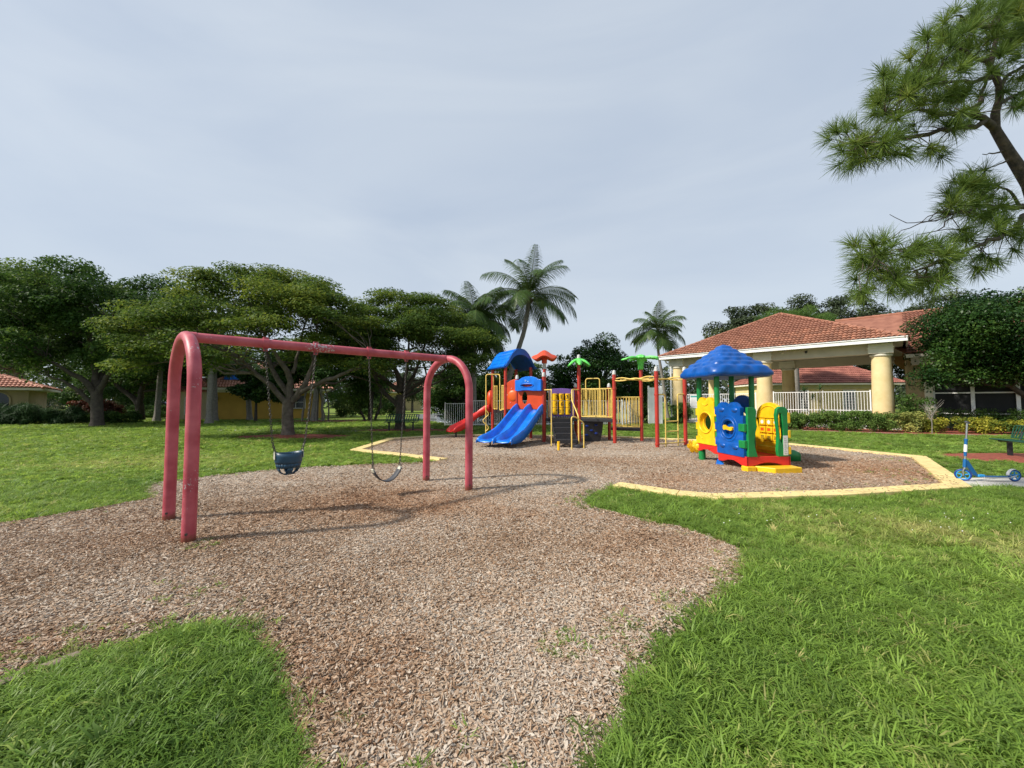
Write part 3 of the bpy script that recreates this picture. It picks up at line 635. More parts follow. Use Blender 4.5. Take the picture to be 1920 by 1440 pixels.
# ================================================================ play structure
PS = Vector((2.4, 14.6, 0))
play = empty('play_structure', PS, 0, 'multicoloured play structure with blue double slide, decks and monkey bars', 'play structure')
V3 = lambda p, z=0: Vector((p[0], p[1], z))
A_, B_, C_, D_ = (-.82, 16.41), (-.26, 15.41), (.18, 16.99), (.78, 15.95)
E_, F_, G_ = (.20, 15.2), (1.20, 14.56), (1.31, 15.5)
P_, I_, J_, K_ = (2.57, 14.75), (3.74, 14.07), (3.87, 15.35), (2.62, 15.9)
Q_, R_, T_ = (4.97, 14.8), (4.83, 12.85), (6.09, 13.56)
cap_prof = [(.068, 0), (.07, .05), (.064, .06), (.062, .10), (.052, .135), (.034, .155), (.006, .163)]
def post(p, h, cap=True, collars=()):
    b = MB(PS); b.lathe([(.0635, -.05), (.0635, h)], V3(p), 18)
    for z in collars: b.lathe([(.0636, z - .03), (.077, z - .028), (.077, z + .028), (.0636, z + .03)], V3(p), 18, cap=False)
    o = b.build('post', M['red_post'], play)
    if cap: MB(PS).lathe(cap_prof, V3(p, h), 16).build('post_cap', M['cap'], o, smooth=50)
    return o
post(A_, 2.97, False, (2.12, 1.72)); post(B_, 2.97, False, (2.2,)); post(C_, 2.97, False); post(D_, 2.97, False)
post(E_, 2.44, collars=(2.38,)); post(F_, 2.5, collars=(2.36, 2.02)); post(G_, 2.9, False)
post(P_, 3.2, collars=(2.02,)); post(I_, 2.54, collars=(2.36, 2.02)); post(J_, 2.12); post(K_, 2.14)
post(Q_, 2.84, False, (2.34, 1.72)); post(R_, 2.57, collars=(2.40, 1.78, .14)); post(T_, 2.62, collars=(2.42, 1.80, .14))
def deck(poly, z, name='deck'):
    b = MB(PS); b.plate(poly, t=.11, o=(0, 0, z - .06), ux=(1, 0, 0), uy=(0, 1, 0)); return b.build(name, M['black'], play, smooth=0, bevel=.01)
deck([B_, D_, C_, A_], 1.2); deck([(-.25, 15.42), E_, F_, G_, (.82, 15.68)], 1.19)
deck([(1.27, 14.58), (2.5, 14.7), (2.56, 15.86), (1.37, 15.5)], .92); deck([(2.6, 14.72), (3.70, 14.1), (3.83, 15.3), (2.66, 15.88)], .915)
deck([(3.93, 15.3), (4.93, 14.78), (5.15, 15.5), (4.1, 15.95)], .53, 'low_deck')
# rails
def rail(path, r=.021, name='handrail', m='pale_yellow', n=8, parent=None):
    return MB(PS).tube(path, r, n).build(name, M[m], parent or play, smooth=60)
def bend(pts, r=.09, n=5):
    """round the corners of a polyline"""
    P = [Vector(p) for p in pts]; res = [P[0]]
    for i in range(1, len(P) - 1):
        a, b, c = P[i - 1], P[i], P[i + 1]; d1 = (a - b); d2 = (c - b); q = min(r, d1.length * .45, d2.length * .45); p1 = b + d1.normalized() * q; p2 = b + d2.normalized() * q
        for k in range(n + 1): t = k / n; res.append(p1 * (1 - t) ** 2 + b * (2 * t * (1 - t)) + p2 * t ** 2)
    res.append(P[-1]); return res
bar_me = {}
def railing(p, q, z0, z1, n, inset_=.1, r=.013):
    a, c = Vector((p[0], p[1], 0)), Vector((q[0], q[1], 0)); d = (c - a).normalized(); a = a + d * inset_; c = c - d * inset_
    fr = MB(PS).tube([a + Vector((0, 0, z1)), c + Vector((0, 0, z1))], .02, 8)
    o = fr.build('railing', M['pale_yellow'], play, smooth=60); MB(PS).tube([a + Vector((0, 0, z0)), c + Vector((0, 0, z0))], .02, 8).build('bottom_rail', M['pale_yellow'], o, smooth=60)
    key = (round(z1 - z0, 2), r)
    if key not in bar_me: bar_me[key] = MB().tube([(0, 0, 0), (0, 0, z1 - z0)], r, 8).mesh('bar', M['pale_yellow'], 60)
    for k in range(n): place('bar', bar_me[key], o, a.lerp(c, k / (n - 1)) + Vector((0, 0, z0)) - PS)
    return o
railing(P_, I_, .98, 2.03, 12); railing(K_, J_, .98, 2.03, 12); railing(I_, J_, .98, 2.03, 9)
railing((3.95, 15.12), (5.0, 14.72), .58, 1.72, 10, .12); railing((4.1, 15.95), (5.15, 15.5), .58, 1.72, 10, .05)
a, c = V3(P_).lerp(V3(I_), .2), V3(P_).lerp(V3(I_), .6)
rail(bend([a + Vector((0, 0, 1.0)), a + Vector((0, 0, 2.42)), c + Vector((0, 0, 2.42)), c + Vector((0, 0, 1.0))], .1), .02, 'grab_loop')
# stairs
st = MB(PS); st.box((1.82, 14.46, .80), (.70, .05, .2)); stairs = st.build('stairs', M['black'], play, smooth=0)
for s in (-1, 1): MB(PS).box((1.82 + s * .36, 13.7, .52), (.03, 1.75, .16), Matrix.Rotation(math.atan2(.7, 1.55), 3, 'X')).build('stringer', M['black'], stairs, smooth=0)
for y, z in ((14.2, .77), (13.8, .61), (13.38, .44), (12.96, .27)):
    b = MB(PS); b.box((1.82, y, z), (.68, .36, .04)); b.box((1.82, y - .17, z - .06), (.68, .022, .10)); b.build('tread', M['black'], stairs, smooth=0, bevel=.008)
    b = MB(PS); b.box((1.82, y + .17, z + .075), (.66, .016, .13)); b.build('riser', M['black'], stairs, smooth=0)
rail(bend([V3(F_, 1.99), (1.37, 13.95, 1.98), (1.36, 13.3, 1.97), (1.355, 13.27, -.05)], .1))
rail(bend([V3(F_, 1.99) + Vector((.06, .04, 0)), (1.40, 14.58, 1.99), (1.40, 14.58, .96)], .06), .018)
rail(bend([V3(P_, 2.0), (2.2, 14.2, 2.0), (2.16, 13.9, 1.6), (2.24, 13.0, 1.05), (2.24, 12.95, -.05)], .1))
rail([(2.33, 14.66, 2.0), (2.33, 14.66, .96)], .018)
rail(bend([(1.885, 12.2, -.05), (1.885, 12.22, 1.06), (2.02, 12.35, 1.07), (2.33, 12.55, .86), (2.335, 12.56, -.05)], .07))
rail([(1.45, 12.05, -.05), (1.45, 12.05, .31)], .04, 'bollard_post', 'yellow', 12)
b = MB(PS); b.lathe([(.20, 0), (.21, .10), (.20, .13), (.17, .14)], (2.2, 12.75, .0), 22); b.build('stepping_pod', M['black'], play)
# number panel with turning drums
np_ = MB(PS); X0, X1, Z0, Z1, PY = 1.46, 2.52, .95, 2.06, 15.55
np_.plate([(X0, Z0), (X1, Z0), (X1, Z1 - .03), (X1 - .06, Z1), ((X0 + X1) / 2, Z1 + .025), (X0 + .06, Z1), (X0, Z1 - .03)], [[(X0 + .14, Z0 + .12), (X1 - .14, Z0 + .12), (X1 - .14, Z1 - .19), (X0 + .14, Z1 - .19)]], .07, (0, PY, 0))
panel = np_.build('number_panel', M['purple'], play, smooth=0, bevel=.012)
def letters(txt, size, m, name='numeral', depth=.003):
    cu = bpy.data.curves.new('t', 'FONT'); cu.body = txt; cu.size = size; cu.align_x = 'CENTER'; cu.align_y = 'CENTER'; cu.extrude = depth; cu.offset = size * .03
    o = bpy.data.objects.new('t', cu); COL.objects.link(o); dg = bpy.context.evaluated_depsgraph_get()
    me = bpy.data.meshes.new_from_object(o.evaluated_get(dg)); bpy.data.objects.remove(o); bpy.data.curves.remove(cu)
    me.materials.clear(); me.materials.append(m); me.name = name; return me
DR = .105
drum = MB().lathe([(.03, -.138), (DR - .012, -.138), (DR, -.126), (DR, .126), (DR - .012, .138), (.03, .138)], (0, 0, 0), 22).mesh('drum', M['yellow'], 40)
num_cache = {}
def on_drum(par, ch, turn):
    me = letters(ch, .2, M['ink'])
    for v in me.vertices:
        x, y, z = v.co; a = x / DR + turn; rr = DR + .002 + max(0, z); v.co = (rr * math.sin(a), -rr * math.cos(a), y)
    place('numeral', me, par)
for r_, row in enumerate((('2', '1', '3'), ('4', '6', '4'), ('9', '8', '8'))):
    for c_, ch in enumerate(row):
        d = place('drum', drum, panel, Vector((1.735 + .258 * c_, PY, 1.735 - .287 * r_)) - PS)
        on_drum(d, ch, (.75, -.25, -.35, .4, .1, .5, .8, -.9, .55)[r_ * 3 + c_])
        if r_ == 2 and c_ == 1: on_drum(d, '9', .95)
for c_ in range(3): MB(PS).tube([(1.735 + .258 * c_, PY, Z0 + .12), (1.735 + .258 * c_, PY, Z1 - .19)], .018, 8).build('drum_axle', M['chrome'], panel)
for k in range(6): MB(PS).tube([(1.66 + .13 * k, PY, Z0 + .12), (1.66 + .13 * k, PY, Z0 + .19)], .012, 6).build('bead', M['label'], panel)
# double wave slide
SD = Vector((-.50, -.86, 0)).normalized(); SN = Vector((SD.y, -SD.x, 0)) * -1     # SN points to the slide's right as one looks at it
S0 = Vector((.72, 14.93, 0))
path = [(-.05, 1.23), (.12, 1.22), (.35, 1.12), (.6, .96), (.85, .80), (1.1, .64), (1.35, .49), (1.6, .37), (1.85, .29), (2.1, .255), (2.35, .245), (2.52, .24), (2.6, .20)]
def trough(w0, w1, hl, hr, shift, s, z, fl):
    m = (w0 + w1) / 2; wd = (w1 - w0) / 2; hl, hr = hl * fl, hr * fl
    prof = [(w0 - .03, -.10 * fl), (w0 - .02, hl - .02), (w0, hl), (w0 + .035, hl - .015), (w0 + .07, hl * .4), (w0 + .12, .02), (m, 0), (w1 - .12, .02), (w1 - .07, hr * .4), (w1 - .035, hr - .015), (w1, hr), (w1 + .02, hr - .02), (w1 + .03, -.10 * fl)]
    return prof
def slide_part(w0, w1, extra):
    b = MB(PS); rings = []
    for i, (s, z) in enumerate(path):
        fl = 1.0 if i < 9 else (.85, .7, .5, .3)[i - 9]; fan = 1 + .10 * max(0, i - 8) / 4
        pr = trough(w0 * fan, w1 * fan, .24, .24, 0, s, z, fl); ss = s + (extra if i > 8 else extra * i / 9)
        rings.append([S0 + SD * ss + SN * w + Vector((0, 0, z + h)) for w, h in pr])
    b.loft(rings, closed=False); return b
sl_a = slide_part(-.57, -.003, .10).build('slide', M['slide_blue'], play, smooth=70, solid=.02)
slide_part(.003, .57, .0).build('slide_lane', M['slide_blue'], sl_a, smooth=70, solid=.02)
for w in (-.35, .3):
    b = MB(PS); p = S0 + SD * 2.3 + SN * w; b.tube([(p.x, p.y, -.05), (p.x, p.y, .2)], .03, 8); b.box((p.x, p.y, .02), (.16, .16, .02)); b.build('slide_foot', M['black'], sl_a)
# orange wall and blue hood above the slide
uE, uF = V3(E_), V3(F_); eu = (uF - uE).normalized(); en = Vector((eu.y, -eu.x, 0)); Lh = (uF - uE).length
oval = [(.36 + .12 * math.cos(t), 1.70 + .24 * math.sin(t)) for t in [2 * PI * k / 20 for k in range(20)]]
b = MB(PS); b.plate([(.05, 1.26), (Lh - .05, 1.26), (Lh - .05, 2.02), (.05, 2.02)], [oval], .05, uE, eu, (0, 0, 1)); wallp = b.build('slide_wall', M['orange'], play, smooth=0, bevel=.01)
hood = [(.02, 1.98), (.14, 1.955), (.35, 1.985), (.6, 1.985), (.85, 1.96), (Lh - .02, 1.955), (Lh - .02, 2.39), (Lh - .16, 2.39), (Lh - .28, 2.47), (.74, 2.515), (.5, 2.515), (.32, 2.47), (.2, 2.39), (.02, 2.39)]
slot = [(.56 + .26 * math.cos(t), 2.17 + .05 * math.sin(t) + .012 * math.cos(2 * t)) for t in [2 * PI * k / 24 for k in range(24)]]
b = MB(PS); b.plate(hood, [slot], .15, uE + en * .12, eu, (0, 0, 1)); hd = b.build('slide_hood', M['slide_blue'], play, smooth=40, bevel=.025)
b = MB(PS); b.plate([(.28, 2.08), (.84, 2.08), (.84, 2.26), (.28, 2.26)], [], .02, uE + en * .06, eu, (0, 0, 1)); b.build('slot_liner', M['red'], hd, smooth=0)
b = MB(PS); b.tube([uE + en * .2 + eu * (.56 + .29 * math.cos(t)) + Vector((0, 0, 2.17 + .075 * math.sin(t))) for t in [2 * PI * k / 24 for k in range(24)]], .014, 6, closed=True); b.build('slot_lip', M['slide_blue'], hd, smooth=60)
b = MB(PS); b.plate([(.58, 2.30), (.66, 2.30), (.61, 2.35)], [], .02, uE + en * .2, eu, (0, 0, 1))
b.tube([uE + en * .2 + eu * (.50 + (.012 + .005 * t) * math.cos(t)) + Vector((0, 0, 2.345 + (.008 + .003 * t) * math.sin(t))) for t in [.45 * k for k in range(20)]], .008, 6); b.build('hood_emblem', M['emblem'], hd)  # raised emblem; its pale colour imitates a whitish highlight on the hood
# orange panel with a bubble between the tower and the slide
uB = V3(B_); eb = (uE - uB).normalized(); nb = Vector((eb.y, -eb.x, 0)); Lb = (uE - uB).length
arcp = [(.05, 1.25), (Lb - .05, 1.25), (Lb - .05, 2.44)] + [(Lb - .05 - (Lb - .1) * t, 2.44 - .16 * t * t) for t in (.33, .66, 1)]
b = MB(PS); b.plate(arcp, [], .05, uB, eb, (0, 0, 1)); bp = b.build('side_panel', M['orange'], play, smooth=0, bevel=.01)
b = MB(PS); b.lathe([(.23, 0), (.21, .02), (.14, .04), (.02, .05)], (0, 0, 0), 26); Tm = Matrix(((eb.x, 0, nb.x), (eb.y, 0, nb.y), (0, 1, 0)))
b.v = [tuple(Tm @ Vector(p) + uB + eb * (Lb * .66) + nb * .02 + Vector((0, 0, 1.78))) for p in b.v]; b.build('bubble_panel', M['light_orange'], bp, smooth=60)
for k in range(5):
    t = 2 * PI * k / 5 + .5; MB(PS).lathe([(.012, -.01), (.012, .012)], uB + eb * (Lb * .66 + .24 * math.cos(t)) + nb * .035 + Vector((0, 0, 1.78 + .3 * math.sin(t))), 6).build('bolt', M['label'], bp)
b = MB(PS); b.lathe([(.02, -.42), (.16, -.36), (.27, -.15), (.29, .1), (.22, .32), (.06, .42)], (-.93, 16.62, 1.62), 20, sx=.55, sy=.9); b.build('bulged_panel', M['orange'], play, smooth=60)
# loop climber and bar gates at the tower's open side
cl = rail(bend([(-1.08, 15.98, -.05), (-1.08, 15.98, 2.68), (-.53, 15.96, 2.68), (-.50, 15.8, 2.6), (-.50, 15.78, 1.2), (-.40, 15.72, 1.2)], .09), .022, 'climber')
coil = []
for k in range(25):
    t = k / 24; coil.append((-1.08 + .11 * math.sin(t * 2 * PI * 1.5 + .2), 15.97 - .02, 1.17 - .86 * t))
MB(PS).tube(coil, .02, 8).build('climber_loop', M['pale_yellow'], cl, smooth=60)
rail(bend([(-.82, 16.0, 2.68), (-.78, 16.1, 2.6), (-.78, 16.1, 1.25)], .05), .02, 'grab_bar')
AB = V3(B_) - V3(A_)
for t0, t1 in ((.1, .36), (.72, .92)):
    p, q = V3(A_) + AB * t0, V3(A_) + AB * t1; railing((p.x, p.y), (q.x, q.y), 1.24, 2.2, 4, 0, .016)
# red curved slide behind
rp = [(-.8, 16.55, 1.2), (-1.05, 16.75, 1.15), (-1.4, 16.85, .97), (-1.75, 16.8, .74), (-2.05, 16.66, .52), (-2.3, 16.5, .38), (-2.5, 16.35, .33), (-2.62, 16.25, .27)]
rings = []
for i, p in enumerate(rp):
    a = Vector(rp[max(0, i - 1)]); c = Vector(rp[min(len(rp) - 1, i + 1)]); t = c - a; t.z = 0; t.normalize(); n = Vector((-t.y, t.x, 0)); f = 1 if i < 6 else (.8, .35)[i - 6]
    rings.append([Vector(p) + n * w + Vector((0, 0, h * f)) for w, h in ((-.29, -.06), (-.285, .2), (-.265, .22), (-.24, .2), (-.2, .06), (-.1, 0), (.1, 0), (.2, .06), (.24, .2), (.265, .22), (.285, .2), (.29, -.06))])
b = MB(PS); b.loft(rings, closed=False); rs = b.build('slide', M['red'], play, smooth=70, solid=.02); rs['label'] = 'red curved slide'
b = MB(PS); b.tube([(-2.38, 16.42, -.05), (-2.38, 16.42, .33)], .035, 8); b.build('slide_foot', M['black'], rs)
sl_a['label'] = 'bright blue double slide'
# barrel roof with shingles
rc = Vector((-.03, 16.2, 0)); e1 = Vector((.866, .5, 0)); e2 = Vector((-.5, .866, 0))
BELL = ((0, .80), (.12, .785), (.25, .72), (.38, .59), (.48, .44), (.57, .28), (.65, .15), (.71, .075), (.76, .04))
def bell(w, off=0):
    w = min(.76, abs(w))
    for (a, h0), (c, h1) in zip(BELL, BELL[1:]):
        if w <= c: t = (w - a) / (c - a); return 2.90 + h0 + (h1 - h0) * t - off
    return 2.94 - off
WS = [-.76 + 1.52 * k / 24 for k in range(25)]
outer = lambda y: [rc + e1 * w + e2 * y + Vector((0, 0, bell(w))) for w in WS]
inner = lambda y: [rc + e1 * (w * .97) + e2 * y + Vector((0, 0, bell(w, .06 + .19 * max(0, math.cos(PI * w / 1.5))))) for w in WS]
b = MB(PS); rg_ = [outer(y) + inner(y)[::-1] for y in (-.80, .78)]; b.loft(rg_, closed=True)
k = len(WS)
for ring in rg_: b.add(ring, [(i, i + 1, 2 * k - 2 - i, 2 * k - 1 - i) for i in range(k - 1)])
roof = b.build('tower_roof', M['blue'], play, smooth=50)
b = MB(PS); arc = [.10 + .64 * i / 6 for i in range(7)]
for s in (-1, 1):
    for i in range(6):
        for j in range(9):
            w0, w1 = s * arc[i], s * arc[i + 1]; y0 = -.76 + 1.5 * (j + (.5 if i % 2 else 0)) / 9; y1 = min(.76, y0 + 1.5 / 9 - .012)
            q = [rc + e1 * w0 + e2 * y0 + Vector((0, 0, bell(w0) + .008)), rc + e1 * w0 + e2 * y1 + Vector((0, 0, bell(w0) + .008)), rc + e1 * w1 + e2 * y1 + Vector((0, 0, bell(w1) + .034)), rc + e1 * w1 + e2 * y0 + Vector((0, 0, bell(w1) + .034))]
            lo = [p - Vector((0, 0, .04)) for p in q]; b.add(q + lo, [(0, 1, 2, 3), (0, 4, 5, 1), (1, 5, 6, 2), (2, 6, 7, 3), (3, 7, 4, 0)])
o = b.build('roof_shingles', M['slide_blue'], roof, smooth=0); o['kind'] = 'stuff'
for w in (-.75, .75):
    b = MB(PS); b.tube([rc + e1 * w - e2 * .8 + Vector((0, 0, 2.93)), rc + e1 * w + e2 * .78 + Vector((0, 0, 2.93))], .035, 8); b.build('eave_roll', M['blue'], roof, smooth=60)
# mushroom cap
MB(PS).lathe([(.068, 2.86), (.068, 3.10)], V3(G_), 16).build('collar', M['cap'], play)
b = MB(PS); rows = [(.06, 3.08, 0), (.105, 3.09, 0), (.11, 3.22, 0), (.17, 3.30, .2), (.36, 3.27, .7), (.46, 3.25, 1), (.50, 3.30, 1), (.44, 3.36, .8), (.28, 3.45, .35), (.16, 3.56, .1), (.06, 3.62, 0), (.01, 3.63, 0)]
b.loft([[Vector((G_[0] + r * (1 + .06 * w * math.cos(4 * a)) * math.cos(a), G_[1] + r * (1 + .06 * w * math.cos(4 * a)) * math.sin(a), z + .06 * w * math.cos(4 * a + .6))) for a in [2 * PI * k / 32 for k in range(32)]] for r, z, w in rows]); b.build('mushroom_cap', M['orange'], play, smooth=60)
# palm tops
def leaf_mb(b, c, az, L, z0, up, droop, wd):
    d = Vector((math.cos(az), math.sin(az), 0)); n = Vector((-d.y, d.x, 0)); rings = []
    for t, w in ((0, .35), (.15, .7), (.3, 1), (.4, .78), (.5, 1.05), (.62, .8), (.72, .95), (.84, .55), (.92, .6), (1, .08)):
        p = Vector(c) + d * (L * t) + Vector((0, 0, z0 + up * t - droop * t ** 2.2)); w *= wd
        rings.append([p - n * w + Vector((0, 0, -.045 * w / wd)), p + Vector((0, 0, .02)), p + n * w + Vector((0, 0, -.045 * w / wd))])
    b.loft(rings, closed=False)
for k in range(6):
    b = MB(PS); leaf_mb(b, V3(P_), PI * 2 * k / 6 + .45, .47, 3.17, .04, .30, .11); b.build('palm_leaf', M['lime'], play, smooth=60, solid=.025)
b = MB(PS); b.lathe([(.07, 3.06), (.1, 3.13), (.09, 3.2), (.069, 3.22)], V3(P_), 16); b.build('leaf_hub', M['lime'], play)
b = MB(PS); b.lathe([(.085, 2.78), (.10, 2.80), (.105, 3.0), (.14, 3.12), (.2, 3.22), (.16, 3.33), (.03, 3.37)], V3(Q_), 18); b.build('leaf_hub', M['lime'], play, smooth=60)
for k in range(7):
    b = MB(PS); leaf_mb(b, V3(Q_), PI * 2 * k / 7 + .05, .72, 3.2, .22, .24, .11); b.build('palm_leaf', M['lime'], play, smooth=60, solid=.03)
# climbing wall below the deck
b = MB(PS); b.plate([(2.78, .02), (3.36, .02), (3.44, .35), (3.50, .86), (2.72, .86), (2.74, .4)], [], .12, (0, 14.78, 0)); cw = b.build('climbing_wall', M['black'], play, smooth=0, bevel=.03)
hh = MB().lathe([(.07, 0), (.06, .03), (.02, .05)], (0, 0, 0), 10, sx=1, sy=.6).mesh('hand_hold', M['navy'])
for x, z in ((2.86, .62), (3.2, .66), (2.84, .28), (3.2, .34), (3.03, .45)): place('hand_hold', hh, cw, Vector((x, 14.715, z)) - PS, (PI / 2, 0, 0))
# wavy overhead bars and the end ladder
def wavy(p, q, z, name, ph):
    a, c = V3(p), V3(q); d = (c - a); n = Vector((-d.y, d.x, 0)).normalized(); pts = []
    for k in range(33):
        t = k / 32; pts.append(a.lerp(c, t) + Vector((0, 0, z + .035 * math.sin(t * 3 * PI + ph))) + n * (.04 * math.sin(t * 4 * PI + ph)))
    return MB(PS).tube(pts, .021, 8).build(name, M['pale_yellow'], play, smooth=60)
wavy(I_, R_, 2.37, 'overhead_rail', 0); wavy(I_, R_, 2.33, 'overhead_rail', PI); wavy(Q_, T_, 2.40, 'overhead_rail', 0); wavy(Q_, T_, 2.36, 'overhead_rail', PI)
for k in range(1, 6):
    t = k / 6; rail([V3(I_).lerp(V3(R_), t) + Vector((0, 0, 2.34)), V3(Q_).lerp(V3(T_), t) + Vector((0, 0, 2.36))], .016, 'overhead_rung')
lad = MB(PS); u0, u1 = V3(R_).lerp(V3(T_), .29), V3(R_).lerp(V3(T_), .73)
lad.tube(bend([V3(R_, 1.79), u0 + Vector((0, 0, 1.79)), u0 + Vector((0, 0, .0))], .08), .022, 8); ladder = lad.build('ladder', M['pale_yellow'], play, smooth=60); MB(PS).tube(bend([V3(T_, 1.81), u1 + Vector((0, 0, 1.81)), u1 + Vector((0, 0, 0))], .08), .022, 8).build('upright', M['pale_yellow'], ladder, smooth=60)
for z, w in ((.88, 0), (.54, 0), (.14, 1)):
    rail([(V3(R_) if w else u0) + Vector((0, 0, z)), (V3(T_) if w else u1) + Vector((0, 0, z))], .02, 'rung', parent=ladder)

# ================================================================ toddler playhouse
PH = Vector((5.13, 8.48, 0)); PHR = math.atan2(.12, .99)
house = empty('playhouse', PH, PHR, 'toddler playhouse with puffy blue roof and yellow, blue and green panels', 'playhouse')
def arch_side(L, h, rise, e=.16): return [(0, 0), (e, 0)] + [(e + (L - 2 * e) * t, rise * math.sin(PI * t)) for t in [k / 12 for k in range(13)]][1:-1] + [(L - e, 0), (L, 0), (L, h), (0, h)]
b = MB(); b.plate(arch_side(1.06, .21, .075), [], .06, (-.02, 0, .135), (1, 0, 0), (0, 0, 1)); b.plate(arch_side(.95, .21, .075), [], .06, (0.005, -.03, .135), (0, 1, 0), (0, 0, 1)); b.plate(arch_side(.95, .21, .075), [], .06, (1.015, -.03, .135), (0, 1, 0), (0, 0, 1))
b.box((.51, .45, .325), (1.0, .92, .03)); pb = b.build('porch_base', M['red'], house, smooth=30, bevel=.02)
b = MB(); b.plate(arch_side(.90, .20, .07), [], .06, (.005, .92, .265), (0, 1, 0), (0, 0, 1)); b.plate(arch_side(.90, .2, .07), [], .06, (1.0, .92, .265), (0, 1, 0), (0, 0, 1)); b.plate(arch_side(1.0, .2, .07), [], .06, (0, 1.80, .265), (1, 0, 0), (0, 0, 1))
b.box((.5, 1.36, .45), (.99, .88, .03)); b.box((.5, .93, .38), (.98, .05, .17)); b.build('tower_base', M['red'], house, smooth=30, bevel=.02)
for x, y in ((.07, 1.70), (.95, 1.70)):
    lg = MB().lathe([(.085, -.03), (.085, .28)], (x, y, 0), 16).build('leg', M['green'], house); MB().lathe([(.12, -.02), (.115, .025), (.09, .03)], (x, y, 0), 16).build('foot', M['slide_blue'], lg)
b = MB(); b.add([(-.1, .93, 0), (.06, .83, 0), (.06, 1.0, 0), (-.04, .93, .16), (.06, .88, .16), (.06, .98, .16)], [(0, 2, 1), (3, 4, 5), (0, 1, 4, 3), (1, 2, 5, 4), (2, 0, 3, 5)]); b.build('ground_anchor', M['slide_blue'], house, smooth=0)
def slab(poly, z0, z1, name, m, bev=.02):
    b = MB(); b.plate(poly, t=z1 - z0, o=(0, 0, (z0 + z1) / 2), ux=(1, 0, 0), uy=(0, 1, 0)); return b.build(name, M[m], house, smooth=30, bevel=bev)
slab([(-.06, -.10), (.16, -.10), (.16, .1), (-.06, .1)], -.02, .142, 'corner_block', 'yellow'); slab([(.15, -.04), (.37, -.37), (1.02, -.35), (1.05, -.04)], -.02, .150, 'step', 'yellow'); slab([(.9, .0), (1.06, .0), (1.06, .9), (.9, .9)], -.02, .138, 'corner_block', 'yellow')
def lobes(x0, x1, zt, dz, n=2):
    """scalloped top edge running from x1 back to x0"""
    pts = []; w = (x1 - x0) / n
    for i in range(n):
        for k in range(0, 9): t = k / 8; pts.append((x1 - w * (i + t), zt + dz * math.sin(PI * t) ** .7))
    return pts
def tabs(x, z0, z1, n, d, up=True, first=False):
    """interlocking tabs up (or down) one edge"""
    pts = []; h = (z1 - z0) / n
    for i in range(n):
        out = (i % 2 == 0) == first; xx = x + (d if out else 0); a, c = z0 + i * h, z0 + (i + 1) * h; pts += [(xx, a), (xx, c)]
    return pts if up else pts[::-1]
def circ(cx, cz, r, n=24, sx=1): return [(cx + sx * r * math.cos(2 * PI * k / n), cz + r * math.sin(2 * PI * k / n)) for k in range(n)]
# tower side: yellow heart-topped panel with a round window
b = MB(); right = tabs(1.70, .47, 1.55, 6, .07, True, True); left = tabs(1.02, .47, 1.55, 6, -.07, False, True)
b.plate([(1.02, .47)] + right + lobes(1.06, 1.66, 1.56, .10) + left, [circ(1.36, 1.02, .235)], .08, (0.0, 0, 0), (0, 1, 0), (0, 0, 1)); yp = b.build('window_panel', M['yellow'], house, smooth=30, bevel=.012)
def ring_on(c, r, rr, axis, m, name, parent, n=28):
    pts = [Vector(c) + (Vector((0, r * math.cos(t), r * math.sin(t))) if axis == 'x' else Vector((r * math.cos(t), 0, r * math.sin(t)))) for t in [2 * PI * k / n for k in range(n)]]
    return MB().tube(pts, rr, 8, closed=True).build(name, M[m], parent, smooth=60)
ring_on((-.045, 1.36, 1.02), .262, .020, 'x', 'yellow', 'window_rim', yp)
MB().lathe([(.24, 0), (.24, .05), (.2, .05), (.2, 0)], (0, 0, 0), 28, cap=False).build('window_tunnel', M['yellow'], yp).matrix_local = Matrix.Translation((.09, 1.36, 1.02)) @ Matrix.Rotation(-PI / 2, 4, 'Y')
b = MB(); b.tube([(-.047, 1.24 + .24 * t, 1.50 - .05 * math.sin(PI * t)) for t in [k / 8 for k in range(9)]], .010, 6); b.tube([(-.047, 1.5 + .12 * t, .60 + .10 * t) for t in (0, .5, 1)], .010, 6); b.build('moulded_line', M['yellow'], yp)
# porch side: blue panel with a steering wheel
b = MB(); left = tabs(.92, .33, 1.42, 6, .06, True, False); right = tabs(.10, .33, 1.42, 6, -.08, False, True)
b.plate([(.10, .33)] + left + lobes(.16, .88, 1.43, .11) + right, [circ(.50, .93, .185)], .09, (0, 0, 0), (0, 1, 0), (0, 0, 1)); bpnl = b.build('steering_panel', M['blue'], house, smooth=30, bevel=.014)
MB().lathe([(.19, 0), (.19, .03), (.01, .05)], (0, 0, 0), 26).build('wheel_recess', M['blue'], bpnl).matrix_local = Matrix.Translation((.075, .5, .93)) @ Matrix.Rotation(-PI / 2, 4, 'Y')
ring_on((-.045, .50, .93), .22, .022, 'x', 'blue', 'wheel_rim', bpnl); ring_on((-.042, .50, .93), .30, .010, 'x', 'blue', 'wheel_rim', bpnl)
b = MB(); b.plate([(-.15, .055), (-.12, .075), (-.03, .035), (.03, .03), (.13, .045), (.155, .01), (.14, -.05), (.11, -.07), (.03, -.035), (-.04, -.03), (-.13, -.02), (-.16, .01)], [], .05, (-.055, .50, .93), (0, .97, .24), (0, -.24, .97)); sw_ = b.build('steering_handle', M['yellow'], bpnl, smooth=30, bevel=.014)
for y, z in ((.28, 1.36), (.72, 1.36), (.28, .52), (.72, .52)):
    MB().lathe([(.10, 0), (.085, .02), (.03, .032), (.004, .034)], (0, 0, 0), 18, sx=.55).build('moulded_boss', M['blue'], bpnl, smooth=60).matrix_local = Matrix.Translation((-.044, y, z)) @ Matrix.Rotation(-PI / 2, 4, 'Y')
